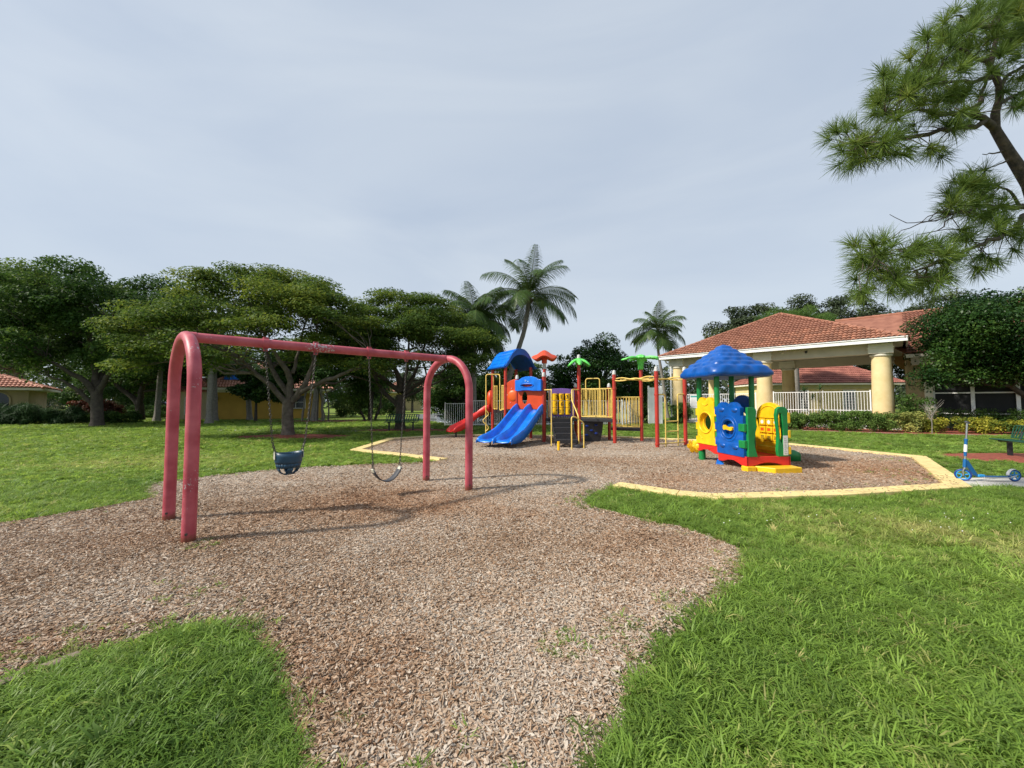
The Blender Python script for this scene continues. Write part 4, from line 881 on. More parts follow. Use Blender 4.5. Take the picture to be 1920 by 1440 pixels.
# front posts of green with tabs locked into the corners
wav = [(.25, .34), (.20, .5), (.17, .68), (.20, .85), (.245, 1.0), (.22, 1.18), (.24, 1.34), (.22, 1.40), (.12, 1.43), (.02, 1.42)]
b = MB(); b.plate([(.02, .34)] + wav, [], .07, (0, -.01, 0), (1, 0, 0), (0, 0, 1)); gp1 = b.build('front_post', M['green'], house, smooth=30, bevel=.014)
for z in (.52, .885):
    b = MB(); b.box((-.012, .075, z + .09), (.085, .19, .175)); b.build('corner_tab', M['green'], gp1, smooth=0, bevel=.015)
hole = [(.83, .62), (.87, .80), (.86, 1.05), (.83, 1.28), (.78, 1.31), (.755, 1.2), (.77, .9), (.79, .7)]
b = MB(); b.plate([(.74, .34), (.99, .34), (.99, 1.38), (.93, 1.43), (.80, 1.44), (.73, 1.39), (.70, 1.25), (.72, 1.05), (.745, .85), (.73, .6), (.715, .48)], [hole[::-1]], .08, (0, -.01, 0), (1, 0, 0), (0, 0, 1)); gp2 = b.build('front_post', M['green'], house, smooth=30, bevel=.014)
b = MB(); b.plate([(.855, .37), (.965, .37), (.965, .80), (.855, .80)], [], .004, (0, -.053, 0), (1, 0, 0), (0, 0, 1)); lb = b.build('warning_label', M['label'], gp2, smooth=0)
b = MB()
for k in range(9): b.plate([(.87, .40 + .042 * k), (.95 - .02 * (k % 3), .40 + .042 * k), (.95 - .02 * (k % 3), .412 + .042 * k), (.87, .412 + .042 * k)], [], .002, (0, -.057, 0), (1, 0, 0), (0, 0, 1))
o = b.build('print', M['ink_grey'], lb, smooth=0); o['kind'] = 'stuff'
# right wall: yellow arch with play blocks
arch = [(.86, 1.15)] + [(.46 + .40 * math.cos(t), 1.17 + .36 * math.sin(t)) for t in [PI * k / 14 for k in range(15)]] + [(.06, 1.15)]
b = MB(); b.plate([(.06, .34), (.90, .34), (.90, 1.15)] + arch[1:-1] + [(.02, 1.15), (.02, .34)], [[(.16, .62), (.76, .62), (.76, 1.16), (.16, 1.16)]], .08, (1.0, 0, 0), (0, 1, 0), (0, 0, 1)); ap = b.build('arch_panel', M['yellow'], house, smooth=30, bevel=.012)
b = MB(); b.box((1.02, .46, .89), (.02, .64, .58)); b.build('block_tray', M['yellow'], ap, smooth=0)
for i in range(3):
    for j in range(3):
        b = MB(); b.box((.98, .26 + .2 * j, .71 + .18 * i), (.06, .175, .15)); bl = b.build('play_block', M['yellow'], ap, smooth=0, bevel=.012)
        cx, cz = .26 + .2 * j, .71 + .18 * i; b = MB()
        if i == 1: b.plate([(cx - .05, cz - .03), (cx + .05, cz - .03), (cx + .05, cz + .04), (cx - .05, cz + .04)], [], .002, (.949, 0, 0), (0, 1, 0), (0, 0, 1)); m_ = 'light_orange'
        elif i == 0:
            for q in range(3): b.plate([(cx - .05, cz - .04 + .03 * q), (cx + .05, cz - .04 + .03 * q), (cx + .05, cz - .025 + .03 * q), (cx - .05, cz - .025 + .03 * q)], [], .002, (.949, 0, 0), (0, 1, 0), (0, 0, 1))
            m_ = 'ink'
        else: b.plate(circ(cx, cz, .045, 12), [], .002, (.949, 0, 0), (0, 1, 0), (0, 0, 1)); m_ = 'label'
        b.build('picture', M[m_], bl, smooth=0)
b = MB(); b.box((.98, .46, .45), (.09, .66, .12)); b.build('shelf_lip', M['yellow'], ap, smooth=0, bevel=.02)
b = MB(); b.tube([(.955, .46 + .30 * math.cos(t), 1.19 + .26 * math.sin(t)) for t in [PI * k / 14 for k in range(15)]], .010, 6); b.build('moulded_line', M['yellow'], ap)
for z, c_ in ((.34, 'yellow'), (.70, 'yellow'), (1.06, 'yellow')):
    b = MB(); b.box((1.012, -.012, z + .13), (.07, .085, .17 if z < 1 else .24)); b.build('corner_tab', M[c_], ap, smooth=0, bevel=.015)
# tower posts, rear walls, roof
for x, y in ((.04, 1.0), (.97, 1.0), (.04, 1.72), (.97, 1.72)): MB().lathe([(.062, .45), (.062, 2.3)], (x, y, 0), 18).build('roof_post', M['green'], house)
archb = [(1.04, .46), (1.68, .46), (1.68, 1.5)] + [(1.36 + .30 * math.cos(t), 1.5 + .22 * math.sin(t)) for t in [PI * k / 12 for k in range(1, 12)]] + [(1.04, 1.5)]
b = MB(); b.plate(archb, [[(1.16, .5), (1.56, .5), (1.56, 1.2), (1.36, 1.32), (1.16, 1.2)]], .08, (1.0, 0, 0), (0, 1, 0), (0, 0, 1)); b.build('slide_arch', M['blue'], house, smooth=30, bevel=.014)
b = MB(); b.plate([(.1, .46), (.9, .46), (.9, 1.42)] + lobes(.1, .9, 1.42, .09) + [(.1, 1.42)], [], .08, (0, 1.76, 0), (1, 0, 0), (0, 0, 1)); b.build('back_panel', M['green'], house, smooth=30, bevel=.014)
def rsq(s, z, n=48, lob=0, p=3.6, ph=0):
    r_ = []
    for k in range(n):
        a = 2 * PI * (k + .5) / n; c, q = math.cos(a), math.sin(a); f = (abs(c) ** p + abs(q) ** p) ** (-1 / p); f *= 1 + lob * (abs(math.sin(a * 6 + ph * PI)) ** .6 - .6)
        r_.append(Vector((.5 + s * f * c, 1.36 + s * f * q, z)))
    return r_
rings = [rsq(.012, 3.02, p=2), rsq(.06, 3.005, p=2.4)]
nC = 6
for i in range(nC):
    for t in (.06, .3, .6, .88):
        u = (i + t) / nC; s = .05 + .73 * u; z = 3.0 - .66 * u ** 1.06; q = math.sin(PI * t)
        rings.append(rsq(s + .024 * q, z + .016 * q, n=96, lob=.085 * (.45 + u) * (.25 + .75 * q), p=4.2 + 3.2 * u, ph=(i % 2) * .5))
rings = [rsq(.012, 3.02, n=96, p=2), rsq(.06, 3.005, n=96, p=2.4)] + rings[2:] + [rsq(.815, 2.28, n=96, lob=.045, p=7), rsq(.83, 2.21, n=96, lob=.03, p=6.5), rsq(.80, 2.155, n=96, p=4.6), rsq(.72, 2.15, n=96, p=4.6), rsq(.5, 2.26, n=96), rsq(.1, 2.34, n=96)]
b = MB(); b.loft([r[::-1] for r in rings]); rf = b.build('roof', M['blue'], house, smooth=70)
# green slide at the right, flower knob at the left
rr = []
for s, z in ((1.02, .50), (1.2, .47), (1.45, .33), (1.7, .20), (1.95, .13), (2.2, .12), (2.34, .06)):
    rr.append([Vector((s, 1.36 + w, z + h)) for w, h in ((-.27, -.08), (-.27, .14), (-.24, .18), (-.2, .15), (-.17, .02), (0, 0), (.17, .02), (.2, .15), (.24, .18), (.27, .14), (.27, -.08))])
b = MB(); b.loft(rr, closed=False); b.build('slide', M['green'], house, smooth=70, solid=.04)
b = MB(); rows = [(.02, 0), (.1, .0), (.15, .03), (.155, .06), (.11, .09), (.05, .085), (.03, .1), (.005, .105)]
b.loft([[Vector((r * (1 + .30 * (abs(math.sin(3 * a)) ** .6 - .3) * (r > .06)) * math.cos(a), r * (1 + .30 * (abs(math.sin(3 * a)) ** .6 - .3) * (r > .06)) * math.sin(a), z)) for a in [2 * PI * k / 36 for k in range(60)]] for r, z in rows])
b.build('flower_knob', M['yellow'], house, smooth=50).matrix_local = Matrix.Translation((-.03, 1.86, .37)) @ Matrix.Rotation(-PI / 2 - .15, 4, 'Y') @ Matrix.Rotation(.5, 4, 'X')

# ================================================================ kick scooter
scr = Vector((8.72, 7.50, .02)); sang = math.atan2(-.06, .9)
sc = empty('kick_scooter', scr, sang, 'blue and silver kick scooter parked upright on the concrete path', 'scooter')
STEER = -.72
def turn(b, c=(.02, 0)):
    cs, sn = math.cos(STEER), math.sin(STEER); b.v = [(c[0] + (v[0] - c[0]) * cs - (v[1] - c[1]) * sn, c[1] + (v[0] - c[0]) * sn + (v[1] - c[1]) * cs, v[2]) for v in b.v]; return b
def wheel(x):
    w = MB(); w.tube([(x + .103 * math.cos(t), 0, .115 + .103 * math.sin(t)) for t in [2 * PI * k / 28 for k in range(28)]], .0125, 8, closed=True)
    if x == 0: turn(w)
    w = w.build('wheel', M['navy'], sc, smooth=60)
    b = MB().tube([(x + .086 * math.cos(t), 0, .115 + .086 * math.sin(t)) for t in [2 * PI * k / 28 for k in range(28)]], .009, 6, closed=True)
    for k in range(5): t = 2 * PI * k / 5 + .3; b.tube([(x + .02 * math.cos(t), 0, .115 + .02 * math.sin(t)), (x + .088 * math.cos(t), 0, .115 + .088 * math.sin(t))], [.012, .009], 6)
    b.tube([(x, -.02, .115), (x, .02, .115)], .022, 12)
    if x == 0: turn(b)
    b.build('spokes', M['wheel_blue'], w, smooth=60)
wheel(0); wheel(.91)
top = Vector((.055 + .06, 0, 1.13)); ax0 = Vector((.02, 0, .20)); tx = lambda z: ax0 + (top - ax0) * ((z - .2) / .93)
b = MB(); b.tube([tx(.26), tx(.42)], .026, 14); b.build('head_tube', M['scooter_blue'], sc)
b = MB(); b.tube([tx(.42), tx(.48)], .02, 12); b.build('clamp', M['chrome'], sc)
b = MB(); b.tube([tx(.48), tx(.62), tx(.78)], [.021, .024, .022], 14); b.tube([tx(.77), tx(.81)], .028, 12); b.build('lower_stem', M['scooter_blue'], sc)
b = MB(); b.tube([tx(.56), tx(.70)], .0247, 14); b.build('stem_decal', M['label'], sc)
b = MB(); b.tube([tx(.80), tx(1.12)], .016, 12); b.build('upper_stem', M['chrome'], sc)
b = MB(); b.tube([top + Vector((0, -.2, 0)), top + Vector((0, .2, 0))], .014, 12); turn(b, top); hb = b.build('handlebar', M['chrome'], sc)
for s in (-1, 1): turn(MB().tube([top + Vector((0, s * .11, 0)), top + Vector((0, s * .235, 0))], .019, 12), top).build('grip', M['rubber'], hb)
b = MB()
for s in (-1, 1): b.tube([tx(.255) + Vector((0, s * .018, 0)), (0.0, s * .028, .20), (0, s * .028, .105)], [.012, .016, .015], 8)
turn(b); b.tube([tx(.235), tx(.27)], .024, 12); b.build('fork', M['chrome'], sc)
b = MB(); b.plate([(.045, .40), (.055, .29), (.19, .105), (.28, .085), (.30, .115), (.235, .14), (.085, .40)], [], .042, (0, 0, 0), (1, 0, 0), (0, 0, 1)); b.build('neck', M['scooter_blue'], sc, smooth=0, bevel=.01)
b = MB(); b.box((.30, 0, .105), (.13, .075, .05)); b.build('folding_joint', M['wheel_blue'], sc, smooth=0, bevel=.018)
b = MB(); b.box((.565, 0, .082), (.50, .115, .022)); dk = b.build('deck', M['chrome'], sc, smooth=0, bevel=.008)
b = MB(); b.box((.57, 0, .0955), (.46, .10, .006)); b.build('grip_mat', M['scooter_blue'], dk, smooth=0)
b = MB()
for s in (-1, 1): b.tube([(.80, s * .03, .085), (.91, s * .03, .115)], .01, 6)
b.build('rear_dropout', M['chrome'], sc)
rr = [[Vector((.91 + .122 * math.cos(t), w, .115 + .122 * math.sin(t))) for w in (-.026, -.016, .016, .026)] for t in [PI * (.5 + .5 * k / 8) for k in range(9)]]
b = MB(); b.loft(rr, closed=False); b.build('rear_fender', M['label'], sc, smooth=60, solid=.006)

# ================================================================ benches
def bench(name, root, ang, L, label, m, leg_at=(), back=True, n_strap=20, group=None):
    """local x runs along the bench, y points to its back"""
    r = empty(name, root, ang, label, 'bench', group); mt = M[m]
    b = MB(); b.tube([(0, -.23, .45), (L, -.23, .45)], .018, 8); b.tube([(0, .2, .44), (L, .2, .44)], .018, 8); b.tube([(0, -.23, .45), (0, .2, .44)], .014, 8); b.tube([(L, -.23, .45), (L, .2, .44)], .014, 8); st_ = b.build('seat', mt, r, smooth=60)
    sm = MB().box((0, -.015, .447), (L / n_strap * .62, .43, .008)).mesh('seat_strap', mt, 0)
    for k in range(n_strap): place('seat_strap', sm, st_, (L * (k + .5) / n_strap, 0, 0))
    if back:
        b = MB(); b.tube(bend([(0, .22, .50), (0, .30, .84), (L, .30, .84), (L, .22, .50)], .1), .017, 8); b.tube([(0, .22, .50), (L, .22, .50)], .015, 8); bk = b.build('backrest', mt, r, smooth=60)
        bs = MB().plate([(-.5, 0), (.5, 0), (.5, 1), (-.5, 1)], [], .008).mesh('back_strap', mt, 0)
        for k in range(n_strap):
            s = place('back_strap', bs, bk, (L * (k + .5) / n_strap, .22, .50), (-.23, .22, 0)); s.scale = (L / n_strap * .42, 1, .345)
    for x in leg_at:
        b = MB(); b.box((x, 0, .20), (.07, .09, .46)); b.box((x, -.02, .415), (.06, .40, .04)); lg = b.build('leg', M['black'], r, smooth=0, bevel=.006)
        if back: b = MB(); b.tube([(x, .1, .41), (x, .2, .43), (x, .235, .52), (x, .27, .68)], .02, 8); b.build('back_bracket', M['black'], lg, smooth=60)
    return r
bench('park_bench', (14.03, 11.1, .03), math.atan2(-.93, -.37), 1.9, 'dark green coated metal bench on red mulch at the right edge', 'bench_green', (.3, 1.5))
bench('park_bench', (-6.62, 20.1, .04), math.atan2(.05, 1), 1.7, 'dark metal bench under the tree beyond the play area', 'bench_green', (.22, 1.45), n_strap=14)

# ================================================================ tiles, houses, fences
TW, TL = .205, .42
def tile_mesh(m, n=7):
    b = MB(); prof = []
    for k in range(n):
        t = k / (n - 1); prof.append((-TW / 2 + TW * t, .068 * max(0, math.sin(PI * t)) ** .75 - .012))
    b.loft([[(x, -.03, z + .06) for x, z in prof], [(x, TL + .01, z) for x, z in prof]], closed=False)
    b.add([(x, -.03, z + .06) for x, z in prof] + [(x, -.02, z + .02) for x, z in prof], [(k, k + n, k + n + 1, k + 1) for k in range(n - 1)])
    return b
def tile_slots(p0, p1, p2, p3, tw=TW, tl=TL):
    """places for tiles on a roof face: eave p0-p1 (left to right seen from outside), top p2-p3"""
    p0, p1, p2, p3 = map(Vector, (p0, p1, p2, p3)); x = (p1 - p0).normalized(); m0 = (p2 + p3) / 2 - p0; y = m0 - x * m0.dot(x); H = y.length; y.normalize(); z = x.cross(y); W = (p1 - p0).length
    a0, a1 = (p2 - p0).dot(x), (p3 - p0).dot(x); res = []
    for k in range(int(H / tl) + 1):
        d = k * tl; t = min(1, (d + tl * .5) / H); l, r = a0 * t, W + (a1 - W) * t
        for j in range(int(W / tw) + 1):
            c = (j + .5) * tw
            if l - .02 < c < r + .02: res.append(Matrix(((x.x, y.x, z.x, 0), (x.y, y.y, z.y, 0), (x.z, y.z, z.z, 0), (0, 0, 0, 1))) .copy()); res[-1].translation = p0 + x * c + y * d + z * .01
    return res
def tiles_joined(name, mats, m, parent, seed=0):
    T = tile_mesh(None); V = np.array(T.v); F = [f for f in T.f]; nv = len(V); Q = np.array(F)
    rg = np.random.default_rng(seed); out = []; fo = []
    for i, A in enumerate(mats):
        a = np.array(A); v = V + np.array([rg.normal(0, .004), rg.normal(0, .008), rg.normal(0, .004)]); out.append(v @ a[:3, :3].T + a[:3, 3]); fo.append(Q + i * nv)
    if not out: return None
    me = np_mesh(name, np.concatenate(out), np.concatenate(fo), m); me.shade_smooth(); me.set_sharp_from_angle(angle=.9)
    o = place(name, me, parent); o['kind'] = 'stuff'; return o
def roll(name, pts, r, m, parent):
    """ridge or hip cover tiles: short overlapping half barrels"""
    b = MB()
    for p, q in zip(pts[:-1], pts[1:]):
        p, q = Vector(p), Vector(q); n = max(1, int((q - p).length / .42)); d = (q - p) / n
        for k in range(n): a = p + d * k; b.tube([a, a + d * 1.06], [r * 1.12, r * .9], 8, cap=True)
    o = b.build(name, m, parent, smooth=60); o['kind'] = 'stuff'; return o
def hip_faces(x0, x1, y0, y1, z0, z1):
    """four faces of a hip roof with its ridge along the longer side"""
    w, d = x1 - x0, y1 - y0
    if w >= d: r0, r1 = (x0 + d / 2, (y0 + y1) / 2, z1), (x1 - d / 2, (y0 + y1) / 2, z1)
    else: r0, r1 = ((x0 + x1) / 2, y0 + w / 2, z1), ((x0 + x1) / 2, y1 - w / 2, z1)
    a, b, c, e = (x0, y0, z0), (x1, y0, z0), (x1, y1, z0), (x0, y1, z0)
    if w >= d: return [(a, b, r0, r1), (b, c, r1, r1), (c, e, r1, r0), (e, a, r0, r0)], [(a, r0), (b, r1), (c, r1), (e, r0), (r0, r1)]
    return [(a, b, r0, r0), (b, c, r0, r1), (c, e, r1, r1), (e, a, r1, r0)], [(a, r0), (b, r0), (c, r1), (e, r1), (r0, r1)]
def hip_roof(parent, x0, x1, y0, y1, z0, z1, m, faces=(0,), seed=0, name='roof'):
    F, H = hip_faces(x0, x1, y0, y1, z0, z1); b = MB()
    for f in F: p = [f[0], f[1], f[3], f[2]] if f[2] != f[3] else [f[0], f[1], f[2]]; b.add(p, [tuple(range(len(p)))])
    rf = b.build(name, m, parent, smooth=0)
    sl = [t for k in faces for t in tile_slots(*F[k])]; tiles_joined('roof_tiles', sl, m, rf, seed)
    roll('ridge_tiles', [H[4][0], H[4][1]], .11, m, rf)
    for h in H[:4]: roll('hip_tiles', [h[0], h[1]], .11, m, rf)
    b = MB(); b.box(((x0 + x1) / 2, (y0 + y1) / 2, z0 - .1), (x1 - x0 - .06, y1 - y0 - .06, .18)); b.build('fascia', M['cream'], parent, smooth=0)
    return rf
def window(parent, x, y, z, w, h, nx=2, ny=3, arch=False, frame='white', side=-1):
    """window in a wall facing -y at wall plane y"""
    out_ = [(-w / 2, 0), (w / 2, 0), (w / 2, h)] + ([(w / 2 * math.cos(t), h + w / 2 * math.sin(t)) for t in [PI * k / 10 for k in range(1, 10)]] if arch else []) + [(-w / 2, h)]
    inn = [(a * .86, .06 + b_ * .93) for a, b_ in out_]
    b = MB(); b.plate(out_, [inn], .09, (x, y - .02, z), (1, 0, 0), (0, 0, 1)); f = b.build('window', M[frame], parent, smooth=0)
    b = MB(); b.plate(inn, [], .02, (x, y - .03, z), (1, 0, 0), (0, 0, 1)); b.build('pane', M['glass'], f, smooth=0)
    b = MB()
    for k in range(1, nx): b.box((x - w / 2 + w * k / nx, y - .05, z + h / 2), (.035, .03, h))
    for k in range(1, ny): b.box((x, y - .051, z + h * k / ny), (w, .03, .035))
    if nx + ny > 2: o = b.build('glazing_bars', M[frame], f, smooth=0); o['kind'] = 'stuff'
    return f
pick_me = {}
def picket_fence(label, pts, h, sp, z0=.08, post_every=2.4, group='white picket fences round the pool', mid=None, m='white'):
    root = empty('picket_fence', (pts[0][0], pts[0][1], 0), 0, label, 'fence', group); ro = Vector((pts[0][0], pts[0][1], 0))
    key = (h, z0, m)
    if key not in pick_me:
        pick_me[key] = (MB().box((0, 0, (h + z0) / 2), (.022, .022, h - z0)).mesh('picket', M[m], 0), MB().box((0, 0, h / 2 + .03), (.06, .06, h + .06)).mesh('fence_post', M[m], 0))
    for p, q in zip(pts[:-1], pts[1:]):
        a, c = Vector((p[0], p[1], 0)), Vector((q[0], q[1], 0)); d = c - a; L = d.length; ang = math.atan2(d.y, d.x); R = Matrix.Rotation(ang, 3, 'Z')
        for z in [z0 + .1, h - .02] + ([mid] if mid else []): MB(ro).box((a + c) / 2 + Vector((0, 0, z)), (L, .04, .04), R).build('rail', M[m], root, smooth=0)
        n = int(L / sp)
        for k in range(1, n): place('picket', pick_me[key][0], root, a + d * (k / n) - ro, (0, 0, ang))
        n = max(1, round(L / post_every))
        for k in range(n + 1): place('fence_post', pick_me[key][1], root, a + d * (k / n) - ro, (0, 0, ang))
    return root

# ---------------------------------------------------------------- open pavilion (local x along its front, y to the back)
pv = empty('pavilion', (16.7, 25.4, 0), -PI / 4, 'open pavilion with round yellow columns and red tiled hip roof', 'pavilion')
def column():
    b = MB(); b.lathe([(.44, 0), (.45, .3), (.445, 2.2), (.41, 4.06)], (0, 0, 0), 28); c = b.mesh('column', M['stucco_yellow'], 50)
    t = MB(); t.lathe([(.405, 4.05), (.47, 4.08), (.49, 4.14), (.46, 4.2), (.43, 4.22)], (0, 0, 0), 28); t.box((0, 0, 4.36), (1.02, 1.02, .28)); t.box((0, 0, 4.53), (1.1, 1.1, .07)); t.box((0, 0, 4.66), (1.0, 1.0, .2))
    return c, t.mesh('capital', M['cream'], 40)
cm, ctm = column()
for x in (-5.6, 0, 5.6):
    for y in (0, 8): c = place('column', cm, pv, (x, y, 0)); place('capital', ctm, c)
for nm, c, d in (('front_beam', (0, 0, 4.51), (11.6, .62, .58)), ('rear_beam', (0, 8, 4.51), (11.6, .62, .58)), ('side_beam', (-5.6, 4, 4.508), (.62, 7.38, .575)), ('side_beam', (5.6, 4, 4.508), (.62, 7.38, .575))):
    MB().box(c, d).build(nm, M['beige'], pv, smooth=0)
MB().box((0, 4.2, 4.83), (13.0, 10.2, .05)).build('ceiling', M['beige'], pv, smooth=0)
MB().box((0, 4, .06), (12.6, 9.4, .12)).build('floor_slab', M['concrete'], pv, smooth=0)
X0, X1, Y0, Y1, ZE, ZT = -6.65, 6.65, -1.0, 12.3, 4.98, 8.3
for c, d in (((0, Y0, ZE - .11), (13.3, .05, .24)), ((0, Y0 - .03, ZE + .0), (13.34, .08, .05)), ((X0, 5.65, ZE - .113), (.05, 13.2, .235)), ((X1, 5.65, ZE - .113), (.05, 13.2, .235))): MB().box(c, d).build('fascia', M['white'], pv, smooth=0)
apex = (0, 5.65, ZT); cor = [(X0, Y0, ZE), (X1, Y0, ZE), (X1, Y1, ZE), (X0, Y1, ZE)]
b = MB(); b.add([*cor, apex], [(0, 1, 4), (1, 2, 4), (2, 3, 4), (3, 0, 4)]); rf = b.build('roof', M['tile_joined'], pv, smooth=0)
front = tile_slots(cor[0], cor[1], apex, apex); tm = tile_mesh(None).mesh('roof_tile', M['tile'], 55)
mats_near = sorted(front, key=lambda A: ((Matrix.Translation(pv.location) @ Matrix.Rotation(-PI / 4, 4, 'Z')) @ A.translation).length)
rgt = random.Random(2)
for A in mats_near[:292]:
    o = place('roof_tile', tm, rf); o.matrix_local = A @ Matrix.Rotation(rgt.gauss(0, .012), 4, 'Z') @ Matrix.Translation((rgt.gauss(0, .004), rgt.gauss(0, .01), 0))
tiles_joined('roof_tiles', mats_near[292:] + tile_slots(cor[1], cor[2], apex, apex) + tile_slots(cor[3], cor[0], apex, apex), M['tile_joined'], rf, 3)
for k in range(4): roll('hip_tiles', [cor[k], apex], .12, M['tile_joined'], rf)
b = MB(); b.lathe([(.05, 4.66), (.07, 4.62), (.06, 4.55), (.02, 4.52)], (2.3, -.36, 0), 10); b.build('camera_dome', M['black'], pv)
b = MB(); b.box((1.1, -.34, 4.62), (.12, .06, .08)); b.build('flood_light', M['cream'], pv, smooth=0)
b = MB(); b.tube([(-6.3, -.9, 4.8), (-6.25, -.6, 4.5), (-6.0, -.45, 4.3), (-6.0, -.45, .1)], .06, 8); b.build('downpipe', M['white'], pv)
# fences of the pavilion
c_, s_ = math.cos(-PI / 4), math.sin(-PI / 4)
def pvw(x, y): return (16.7 + x * c_ - y * s_, 25.4 + x * s_ + y * c_)
picket_fence('tall white picket fence between the two thick front columns of the pavilion', [pvw(.5, -.1), pvw(2.3, -.1), pvw(3.0, -.1), pvw(5.1, -.1)], 2.15, .125, .06, 2.2, mid=1.05)
picket_fence('white picket fence between the far left columns of the pavilion, behind the playhouse', [pvw(-5.1, -.1), pvw(-.5, -.1)], 2.1, .125, .06, 2.3)
picket_fence('long white picket fence behind the play structure', [(9.4, 27.6), (7.2, 25.2), (.4, 24.0), (-2.6, 23.7)], 1.62, .115, .05)
picket_fence('short lower white fence end beside the pond', [(-2.72, 23.8), (-4.15, 23.9)], 1.45, .13, .03, 1.43)
g = empty('gate_panel', (9.75, 26.2, 0), .1, 'tall weathered white board gate left of the pavilion', 'gate')
for k in range(5): MB().box((-.34 + .17 * k, 0, 1.28), (.155, .035, 2.45)).build('board', M['white'], g, smooth=0)
for z in (.4, 2.1): MB().box((0, .04, z), (.86, .04, .1)).build('cross_rail', M['white'], g, smooth=0)
for s in (-1, 1): MB().box((s * .46, .02, 1.3), (.09, .09, 2.65)).build('gate_post', M['white'], g, smooth=0)

ns = empty('notice_board', (13.45, 28.4, 0), -PI / 4, 'white notice board with grey lines and a teal heading on the fence behind the playhouse', 'sign')
MB().box((0, 0, 1.55), (.62, .03, .95)).build('panel', M['label'], ns, smooth=0); MB().box((0, -.018, 1.92), (.52, .006, .12)).build('heading', M['teal'], ns, smooth=0)
b = MB()
for k in range(7): b.box((-.03 * (k % 3), -.018, 1.76 - .09 * k), (.44 - .05 * (k % 3), .005, .028))
o = b.build('print', M['ink_grey'], ns, smooth=0); o['kind'] = 'stuff'
for s in (-1, 1): MB().box((s * .28, .04, .95), (.05, .05, 1.9)).build('post', M['white'], ns, smooth=0)

# ---------------------------------------------------------------- annex behind the pavilion, screened porch
ax_ = empty('clubhouse', pvw(8.5, 8.0), -PI / 4, 'yellow clubhouse wing with red tiled roof behind the dark bushy tree', 'building')
MB().box((5.0, 4.8, 2.1), (13.0, 9.0, 4.2)).build('wall', M['wall_tan'], ax_, smooth=0); MB().box((-1.45, -2.5, 2.1), (.9, 5.6, 4.2)).build('wall', M['wall_tan'], ax_, smooth=0)  # yellow walls in darker tan: the pavilion roof's shade put into their colour
AF = [(-1.9, -6.2, 4.3), (12.0, -6.2, 4.3), (-5.6, 1.65, 7.9), (6.0, 1.65, 7.9)]; AB2 = [(12.0, 9.5, 4.3), (-1.9, 9.5, 4.3), (6.0, 1.65, 7.9), (-5.6, 1.65, 7.9)]
b = MB(); b.add([AF[0], AF[1], AF[3], AF[2]], [(0, 1, 2, 3)]); b.add([AB2[0], AB2[1], AB2[3], AB2[2]], [(0, 1, 2, 3)]); b.add([AF[1], AB2[0], AF[3]], [(0, 1, 2)])
arf = b.build('roof', M['tile_wing'], ax_, smooth=0); tiles_joined('roof_tiles', tile_slots(*AF), M['tile_wing'], arf, 5); roll('ridge_tiles', [AF[2], AF[3]], .12, M['tile_joined'], arf); roll('hip_tiles', [AF[1], AF[3]], .12, M['tile_joined'], arf)
b = MB(); b.box((5.0, -6.2, 4.16), (13.8, .06, .2)); b.build('fascia', M['cream'], ax_, smooth=0)
b = MB(); b.box((5.0, -5.9, 3.9), (13.4, .2, .5)); b.build('wall_band', M['beige'], ax_, smooth=0)
b = MB(); b.box((-1.05, -5.4, 1.5), (.32, .3, 3.0)); b.build('pilaster', M['cream'], ax_, smooth=0); b = MB(); b.box((-1.05, -5.55, .45), (.6, .5, .9)); b.box((-1.05, -5.55, .95), (.7, .6, .1)); b.build('stone_base', M['wall_tan'], ax_, smooth=0)
sp = empty('screened_porch', (23.9, 21.9, 0), math.atan2(-.707, .707), 'dark screened porch with white posts and rails behind the right hedge', 'porch')
for x in (.05, 1.5, 3.0, 4.5, 6.0): MB().box((x, 0, 1.42), (.14, .14, 2.84)).build('porch_post', M['white'], sp, smooth=0)
for z in (.9, 2.03, 2.8): MB().box((3.0, .0, z), (6.1, .07, .07)).build('porch_rail', M['white'], sp, smooth=0)
for k in range(4): MB().box((.78 + 1.5 * k, .05, 1.42), (1.34, .012, 2.7)).build('screen', M['screen'], sp, smooth=0)
MB().box((3, 1.6, 2.9), (6.3, 3.4, .1)).build('porch_roof', M['screen'], sp, smooth=0); MB().box((3, 3.2, 1.45), (6.2, .1, 2.8)).build('back_wall', M['screen'], sp, smooth=0)
h3 = empty('house', (53, 30, 0), -.2, 'house with an orange tiled roof at the far right behind the bushy tree', 'building')
MB().box((0, 4, 2.6), (13, 9, 5.2)).build('wall', M['wall_yellow'], h3, smooth=0); hip_roof(h3, -7.2, 7.2, -1.2, 9.2, 5.2, 9.2, M['tile_joined'], (0, 3), 6)
# pool building seen through the pavilion
pb_ = empty('pool_house', (33.5, 41, 0), -.12, 'small yellow pool house with red roof seen through the pavilion', 'building')
MB().box((0, 3, 1.7), (13, 6, 3.4)).build('wall', M['stucco_yellow'], pb_, smooth=0); hip_roof(pb_, -7.0, 7.2, -.8, 6.8, 3.5, 5.9, M['tile_dark'], (0, 3), 8)
MB().box((0, -.02, 3.1), (13.02, .1, .35)).build('wall_band', M['beige'], pb_, smooth=0)
for x in (-2.4, 2.2): window(pb_, x, -.06, .5, 1.25, 2.3, 4, 8)

